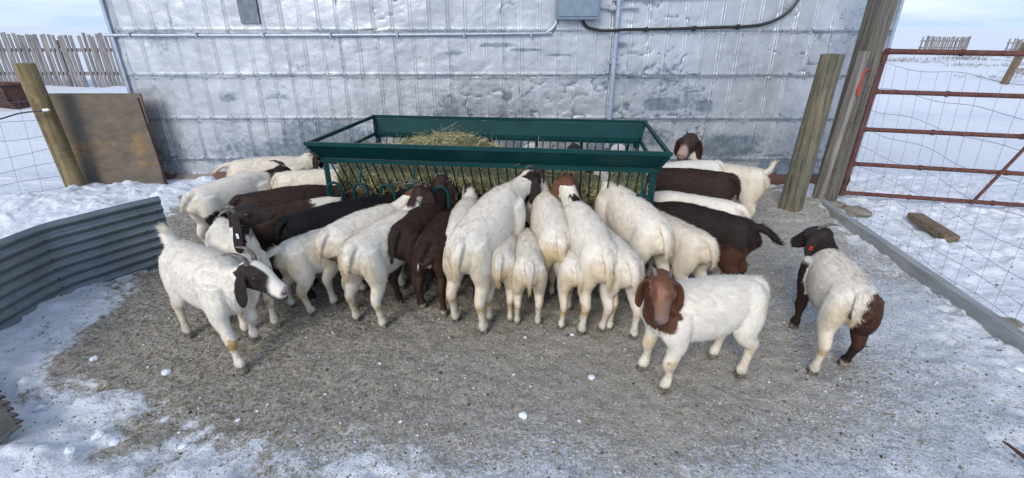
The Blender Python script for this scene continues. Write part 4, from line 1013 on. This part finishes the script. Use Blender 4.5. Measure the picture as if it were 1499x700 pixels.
def mat_corr():
    m, n, b = new_mat('corrugated_zinc'); v = objco(n)
    c = ramp(n, noise(n, 3, 5, .6, v), [(.3, (.15, .175, .19)), (.7, (.255, .29, .31))])
    c = mix(n, ramp(n, noise(n, 8, 7, .75, v), [(.62, 0), (.70, .7)]), c, (.12, .095, .075))
    n.links.new(c, b.inputs['Base Color']); b.inputs['Metallic'].default_value = .55
    n.links.new(ramp(n, noise(n, 25, 4, .6, v), [(.3, .34), (.7, .55)]), b.inputs['Roughness'])
    bump(n, b, noise(n, 40, 4, .6, v), .15, .003); return m
M['corr'] = mat_corr()
def corrugated(name, base, h, pitch, amp, label, lean=0.0, z0=-.04, edge=None):
    C = crom([[q[0], q[1], q[2] if len(q) > 2 else 0] for q in base], 14); T = np.gradient(C, axis=0); T /= np.linalg.norm(T, axis=1)[:, None] + 1e-9; Nn = np.stack([-T[:, 1], T[:, 0], 0 * T[:, 0]], 1)
    o = C[0]; root = empty(name, (o[0], o[1], 0)); tag(root, label, 'metal sheet', 'corrugated metal sheets standing in the snow')
    nz_ = int(h / pitch * 12); V = []
    for side in (0, 1):
        for i in range(len(C)):
            for j in range(nz_ + 1):
                z = h * j / nz_; a = amp * math.cos(2 * math.pi * z / pitch) + side * .0025 + lean * z
                p = C[i] - o + Nn[i] * a; V.append((p[0], p[1], C[i][2] + z0 + z))
    k = nz_ + 1; n = len(C); off = n * k; F = []
    for i in range(n - 1):
        for j in range(nz_):
            q = (i * k + j, (i + 1) * k + j, (i + 1) * k + j + 1, i * k + j + 1)
            F.append(q[::-1]); F.append(tuple(x + off for x in q))
    for i in range(n - 1): F.append((i * k + nz_, (i + 1) * k + nz_, off + (i + 1) * k + nz_, off + i * k + nz_))
    for j in range(nz_):
        F.append((j, j + 1, off + j + 1, off + j)); e = (n - 1) * k; F.append((e + j, off + e + j, off + e + j + 1, e + j + 1))
    m = MB(); m.add(V, F); m.build('sheet', M['corr'], root)
    for i in (n - 4, n - 12, n // 2):
        for j in range(1, int(h / pitch)):
            z = j * pitch; p = C[i] - o - Nn[i] * (-(amp + lean * z) + .0) ; q = C[i] - o - Nn[i] * (amp * 0 - lean * z)
            bl = MB(); bl.tube([(q[0], q[1], C[i][2] + z0 + z + pitch / 2), tuple((C[i] - o + Nn[i] * (-amp + lean * z - .006))[:2]) + (C[i][2] + z0 + z + pitch / 2,)], .006, 6)
            bl.build('rivet', M['black'], root)
base = [tuple(gp(*q)[:2]) for q in [(-160, 640), (-70, 552), (0, 503), (98, 445), (163, 420), (222, 399), (262, 386)]]
corrugated('corrugated_sheet', base, .60, .067, .0115, 'curved galvanised corrugated sheet standing on edge in the snow left of the walking goat', lean=-.06)
def scrap():
    root = empty('corrugated_offcut', (*gp(30, 648)[:2], 0)); tag(root, 'small dark rusty-edged corrugated offcut poking from snow at the bottom left corner', 'metal sheet', 'corrugated metal sheets standing in the snow')
    o = root.location; a = gp(47, 652) ; b_ = gp(-60, 500); dirv = (b_ - a).normalized(); side = Vector((dirv.y, -dirv.x, 0))
    V = []; n = 60; mm = 8
    for s_ in (0, 1):
        for i in range(n + 1):
            u = i / n * .75; wv = .013 * math.sin(u / .067 * 2 * math.pi)
            for j in range(mm + 1):
                t = j / mm * .16
                p = a + dirv * u - side * (t * .9 + (wv if j == 0 else wv * .3) * 1.0) - o
                V.append((p.x, p.y, -.02 + .075 + .10 * (1 - t / .16) * .6 + wv * .7 - s_ * .004))
    k = mm + 1; off = (n + 1) * k; F = []
    for i in range(n):
        for j in range(mm):
            q = (i * k + j, (i + 1) * k + j, (i + 1) * k + j + 1, i * k + j + 1); F.append(q); F.append(tuple(x + off for x in q[::-1]))
    for i in range(n): F.append((i * k, off + i * k, off + (i + 1) * k, (i + 1) * k))
    for j in range(mm): F.append((j, j + 1, off + j + 1, off + j))
    m = MB(); m.add(V, F); m.build('sheet', M['dark_zinc'], root)
    m = MB(); m.tube([tuple(np.array(V[i * k]) + np.array([0, 0, -.004])) for i in range(0, n + 1)], .0035, 6); m.build('rusty_edge', M['rustbrown'], root)
scrap()

# ------------------------------------------------------------------ right side: posts, pole, gate, fence, beam
ring_post('wooden_post', (2.79, 4.47, -.2), (2.83, 4.46, 1.475), .105, .092, M['post'], 'short round greenish post left of the tall square pole')
kn = MB(); kn.tube([(2.79 + .045, 4.365, 1.22), (2.79 + .045, 4.39, 1.22)], .018, 10)
tp = empty('tall_pole', (3.24, 4.66, 0)); tag(tp, 'tall weathered squared pole the gate hangs on', 'pole')
m = MB(); m.beam((0, 0, -.2), (.06, 0, 3.2), .17, .17, .012, up=(0, 1, 0)); m.build('shaft', M['pole'], tp)
m = MB(); m.beam((-.115, -.07, -.1), (-.05, -.075, 1.5), .05, .09, .004, up=(0, 1, 0)); m.build('nailed_board', M['wood'], tp)
hk = empty('gate_hook', (3.22, 4.55, 1.22)); tag(hk, 'red painted hook hanging on the tall squared pole', 'hook')
m = MB(); m.tube([(.07, .02, .12), (.02, -.01, .125), (-.015, -.01, .10), (-.02, -.012, .02), (-.02, -.012, -.02)], .008, 8, 4); m.build('rod', M['redpaint'], hk)
m = MB(); m.tube([(-.02, -.012, -.02), (-.02, -.012, -.10)], .016, 8); m.build('grip', M['redpaint'], hk)

def gate():
    o = Vector((3.47, 4.74, .09)); e = Vector((6.3, 4.10, .02)); rz = math.atan2(e.y - o.y, e.x - o.x)
    root = empty('pipe_gate', o, rz); root.rotation_euler = (0, R(.6), rz)
    tag(root, 'rusty red tubular livestock gate hung on the tall squared pole', 'gate')
    Wd, H = 2.95, 1.40
    m = MB(); m.tube([(0, 0, -.01), (.0, 0, H)], .030, 12); m.build('stile', M['rust'], root); m = MB(); m.tube([(Wd, 0, 0), (Wd, 0, H)], .024, 12); m.build('stile', M['rust'], root)
    for i, z in enumerate((.0, .31, .66, 1.02, H - .02)):
        m = MB(); r_ = .024 if i in (4,) else .0215
        m.tube([(.0, 0, z + .02), (Wd, 0, z + .02)], r_, 12); m.build('rail', M['rust'], root)
        for x in (.03, .62, 1.35): cl = MB(); cl.tube([(x - .012, 0, z + .02), (x + .012, 0, z + .02)], r_ + .006, 12); cl.build('collar', M['rust'], root)
    m = MB(); m.tube([(1.15, -.03, .0), (1.72, -.03, H)], .015, 8); m.build('brace', M['rust'], root)
    for z in (.10, H - .10):
        m = MB(); m.tube([(-.20, -.0, z - .03), (-.10, -.01, z - .05), (-.04, -.01, z - .04), (-.03, 0, z + .05)], .013, 8, 4); m.tube([(-.0, 0, z + .01), (-.0, 0, z + .07)], .036, 10)
        m.build('hinge', M['rustbrown'], root)
gate()
wire_fence('woven_wire_fence', (3.20, 4.60, 0), (2.72, .9, 0), 1.40, .05, 10, .155, 'thin woven wire fence along the ground beam in front of the rusty gate', .0013, .010, 9)
bm_ = empty('ground_beam', (3.10, 4.6, 0)); tag(bm_, 'grey squared timber beam on the snow below the wire fence', 'beam')
a, b = gp(1190, 298), gp(1510, 532); d = (b - a); m = MB(); m.beam(Vector((a.x, a.y, .05)) - bm_.location, Vector((b.x, b.y, .06)) + d * .35 - bm_.location, .075, .10, .006); m.build('timber', M['beam'], bm_)

def timber_block():
    a, b = gp(1334, 326), gp(1390, 358); root = empty('timber_block', ((a.x + b.x) / 2, (a.y + b.y) / 2, 0)); tag(root, 'short brown timber offcut lying on snow behind the wire fence', 'timber')
    m = MB(); m.beam(Vector((a.x, a.y, .075)) - root.location, Vector((b.x, b.y, .050)) - root.location, .13, .055, .006); m.build('timber', M['block'], root)
timber_block()
def rock(px, py, r, label, flat=.4, name='rock', mat='rock', seed=1, cat='rock', grp=None, elong=1.0):
    p = gp(px, py); bm = bmesh.new(); bmesh.ops.create_icosphere(bm, subdivisions=3, radius=1)
    co = np.array([v.co[:] for v in bm.verts]); nn = fbm(co * 1.6 + seed * 7.1, 3, seed) - .5
    cell = vnoise(np.round(co * 2.2) + seed, seed + 3) - .5
    co = co * (1 + nn * .9 + cell * .18)[:, None] * np.array([r * elong, r, r * flat])
    F = [[v.index for v in f.verts] for f in bm.faces]; bm.free()
    m = MB(); m.add(co, F); o = m.build(name, M[mat]); o.location = (p.x, p.y, gz(p.x, p.y) + r * flat * .35); o.rotation_euler = (0, 0, seed * 1.3)
    tag(o, label, cat, grp)
rock(1251, 315, .105, 'larger tan flat rock in snow beside the ground beam', .45, seed=4, elong=1.3)
rock(1218, 306, .07, 'smaller flat rock between the ground beam and the larger tan rock', .35, seed=9, elong=1.4)
rock(1470, 480, .06, 'half buried brown stone in snow right of the ground beam', .3, seed=12, elong=1.3)
# post-and-rail fence on the right snowfield
rf = empty('rail_fence', (15.9, 16, 0)); tag(rf, 'brown wooden post and rail fence in the snow beyond the gate', 'fence'); z0 = gz(16, 16)
for i in range(4):
    m = MB(); m.beam((i * 2.2, i * .1, z0 - .2), (i * 2.2 + .25, i * .1, z0 + 1.25), .16, .16, .01, up=(0, 1, 0)); m.build('post', M['block'], rf)
for z in (.45, .85, 1.12):
    m = MB(); m.beam((.1, -.1, z0 + z), (7, .2, z0 + z + .03), .04, .10); m.build('rail', M['slat'], rf)

# stick at bottom right
st = empty('stick', (*gp(1475, 670)[:2], 0)); tag(st, 'thin brown stick lying on trodden snow in the bottom right corner', 'stick')
a, b = gp(1462, 657), gp(1520, 706); m = MB(); m.tube([Vector((a.x, a.y, .045)) - st.location, Vector(((a.x + b.x) / 2, (a.y + b.y) / 2 + .01, .05)) - st.location, Vector((b.x, b.y, .045)) - st.location], [.004, .008, .007], 7, 4); m.build('twig', M['rustbrown'], st)

# ------------------------------------------------------------------ scatter: snow chunks, gravel, droppings, chaff, scrub
chunks = [(866, 553, .018, 'oval white ice chunk left of the goat facing the camera'), (766, 610, .019, 'white ice chunk nearest the bottom centre of the yard'), (245, 548, .019, 'white ice chunk left of the walking goat hoof'),
          (138, 527, .017, 'pale ice chunk on snow left of the dirt'), (848, 617, .007, None), (150, 648, .035, 'rounded snow clod at the lower left, larger of the pair'), (171, 655, .028, 'rounded snow clod at the lower left, smaller of the pair'),
          (349, 617, .010, None), (1490, 545, .03, 'snow clod beside the ground beam at the right edge'), (752, 548, .006, None), (769, 493, .008, None), (556, 533, .009, None), (587, 620, .008, None), (657, 493, .006, None),
          (972, 558, .008, None), (640, 555, .005, None), (476, 577, .006, None), (377, 603, .006, None), (990, 505, .008, None), (838, 489, .012, None), (1210, 420, .02, None), (1235, 380, .018, None), (60, 600, .03, None), (110, 676, .03, None), (270, 660, .025, None)]
for i, (px, py, r_, lb) in enumerate(chunks):
    rock(px, py, r_ * (.6 if r_ > .022 else 1), lb or 'small white ice or snow chip on the trodden yard ground', .6, 'snow_chunk', 'snow', i + 20, 'snow chunk', 'white snow and ice chunks on the yard', 1.2)

def scatter_bits(name, n, fn_col, size, label, cat, mat, shape='oct', ymax=5.2, dens=None):
    X = RNG.uniform(-3.6, 3.9, n * 3); Y = .75 + (ymax - .75) * RNG.random(n * 3) ** 1.5
    keep = RNG.random(n * 3) < dens(X, Y); X, Y = X[keep][:n], Y[keep][:n]; n = len(X)
    ix = np.clip(np.searchsorted(GX, X), 0, len(GX) - 1); iy = np.clip(np.searchsorted(GY, Y), 0, len(GY) - 1); Z = GH[iy, ix]
    s_ = size(n); P_ = np.stack([X, Y, Z + s_ * .25], 1)
    O = np.array([[1, 0, 0], [-1, 0, 0], [0, 1, 0], [0, -1, 0], [0, 0, .7], [0, 0, -.7]], float); Fo = np.array([[0, 2, 4], [2, 1, 4], [1, 3, 4], [3, 0, 4], [2, 0, 5], [1, 2, 5], [3, 1, 5], [0, 3, 5]])
    V = O[None] * (s_[:, None, None]) * RNG.uniform(.55, 1.35, (n, 6, 1)); an = RNG.uniform(0, 6.28, n); c, s2 = np.cos(an), np.sin(an)
    V = np.stack([V[..., 0] * c[:, None] - V[..., 1] * s2[:, None], V[..., 0] * s2[:, None] + V[..., 1] * c[:, None], V[..., 2]], -1) + P_[:, None]
    F = (Fo[None] + (np.arange(n) * 6)[:, None, None]).reshape(-1, 3)
    o = mesh_obj(name, np_mesh(name, V.reshape(-1, 3), F, np.repeat(fn_col(n, X, Y), 6, 0), smooth=False), mat); tag(o, label, cat, kind='stuff')
def sd_at(X, Y): return poly_sd(np.stack([X, Y], 1), DIRT)
pal = np.array([[.42, .40, .36], [.25, .22, .18], [.62, .65, .70], [.14, .12, .09], [.33, .29, .23], [.70, .73, .78]])
def gcol(n, X, Y):
    k = RNG.integers(0, 6, n); icy = RNG.random(n) < sstep(.5, 3, X) * .5 + sstep(1.6, 1.0, Y) * .3; k = np.where(icy, 5, k); return pal[k] * RNG.uniform(.8, 1.1, (n, 1))
scatter_bits('gravel', 42000, gcol, lambda n: RNG.uniform(.0022, .0055, n) * (1 + (RNG.random(n) < .05)), 'fine gravel and ice crumbs trodden over the yard', 'gravel', M['stones'],
             dens=lambda X, Y: np.clip(.9 - sstep(-.1, .7, sd_at(X, Y)) * .85, 0, 1))
scatter_bits('droppings', 520, lambda n, X, Y: np.tile([.022, .019, .016], (n, 1)) * RNG.uniform(.7, 1.6, (n, 1)), lambda n: RNG.uniform(.005, .0095, n), 'small black goat droppings scattered over the yard', 'droppings', M['stones'],
             dens=lambda X, Y: .25 + .6 * sstep(.8, 2.6, X))
def chaff():
    n = 5200; X = np.clip(RNG.normal(-.6, 1.5, n), -3, 3.2); Y = np.clip(RNG.normal(2.2, .7, n), .8, 4.8)
    keep = sd_at(X, Y) < .35; X, Y = X[keep], Y[keep]; n = len(X)
    ix = np.clip(np.searchsorted(GX, X), 0, len(GX) - 1); iy = np.clip(np.searchsorted(GY, Y), 0, len(GY) - 1)
    a = RNG.uniform(0, 6.28, n); D = np.stack([np.cos(a), np.sin(a), RNG.normal(0, .12, n)], 1); D /= np.linalg.norm(D, axis=1)[:, None]
    pl = np.array([[.36, .30, .16], [.26, .21, .11], [.45, .39, .24], [.15, .11, .06]])
    V, F, c = blades(np.stack([X, Y, GH[iy, ix] + .006], 1), D, RNG.uniform(.012, .05, n), RNG.uniform(.0015, .003, n), pl[RNG.integers(0, 4, n)])
    o = mesh_obj('hay_chaff', np_mesh('hay_chaff', V, F, c, smooth=False), M['hay']); tag(o, 'bits of dropped hay trodden into the yard', 'hay', kind='stuff')
chaff()
def scrub():
    n = 5000; ang = RNG.uniform(-.95, .95, n); 
    cl = RNG.integers(0, 60, n); cx = RNG.uniform(9, 34, 60); cy = RNG.uniform(19, 40, 60)
    X = cx[cl] + RNG.normal(0, .8, n); Y = cy[cl] + RNG.normal(0, .5, n)
    ix = np.clip(np.searchsorted(GX, X), 0, len(GX) - 1); iy = np.clip(np.searchsorted(GY, Y), 0, len(GY) - 1)
    D = RNG.normal(size=(n, 3)) * np.array([.5, .5, 1]); D[:, 2] = np.abs(D[:, 2]); D /= np.linalg.norm(D, axis=1)[:, None]
    V, F, c = blades(np.stack([X, Y, GH[iy, ix] + .05], 1), D, RNG.uniform(.08, .3, n), RNG.uniform(.008, .02, n), np.tile([.17, .14, .11], (n, 1)) * RNG.uniform(.6, 1.4, (n, 1)))
    o = mesh_obj('dry_grass', np_mesh('dry_grass', V, F, c, smooth=False), M['hay']); tag(o, 'sparse dry grass poking through the snowfield beyond the gate', 'grass', kind='stuff')
scrub()
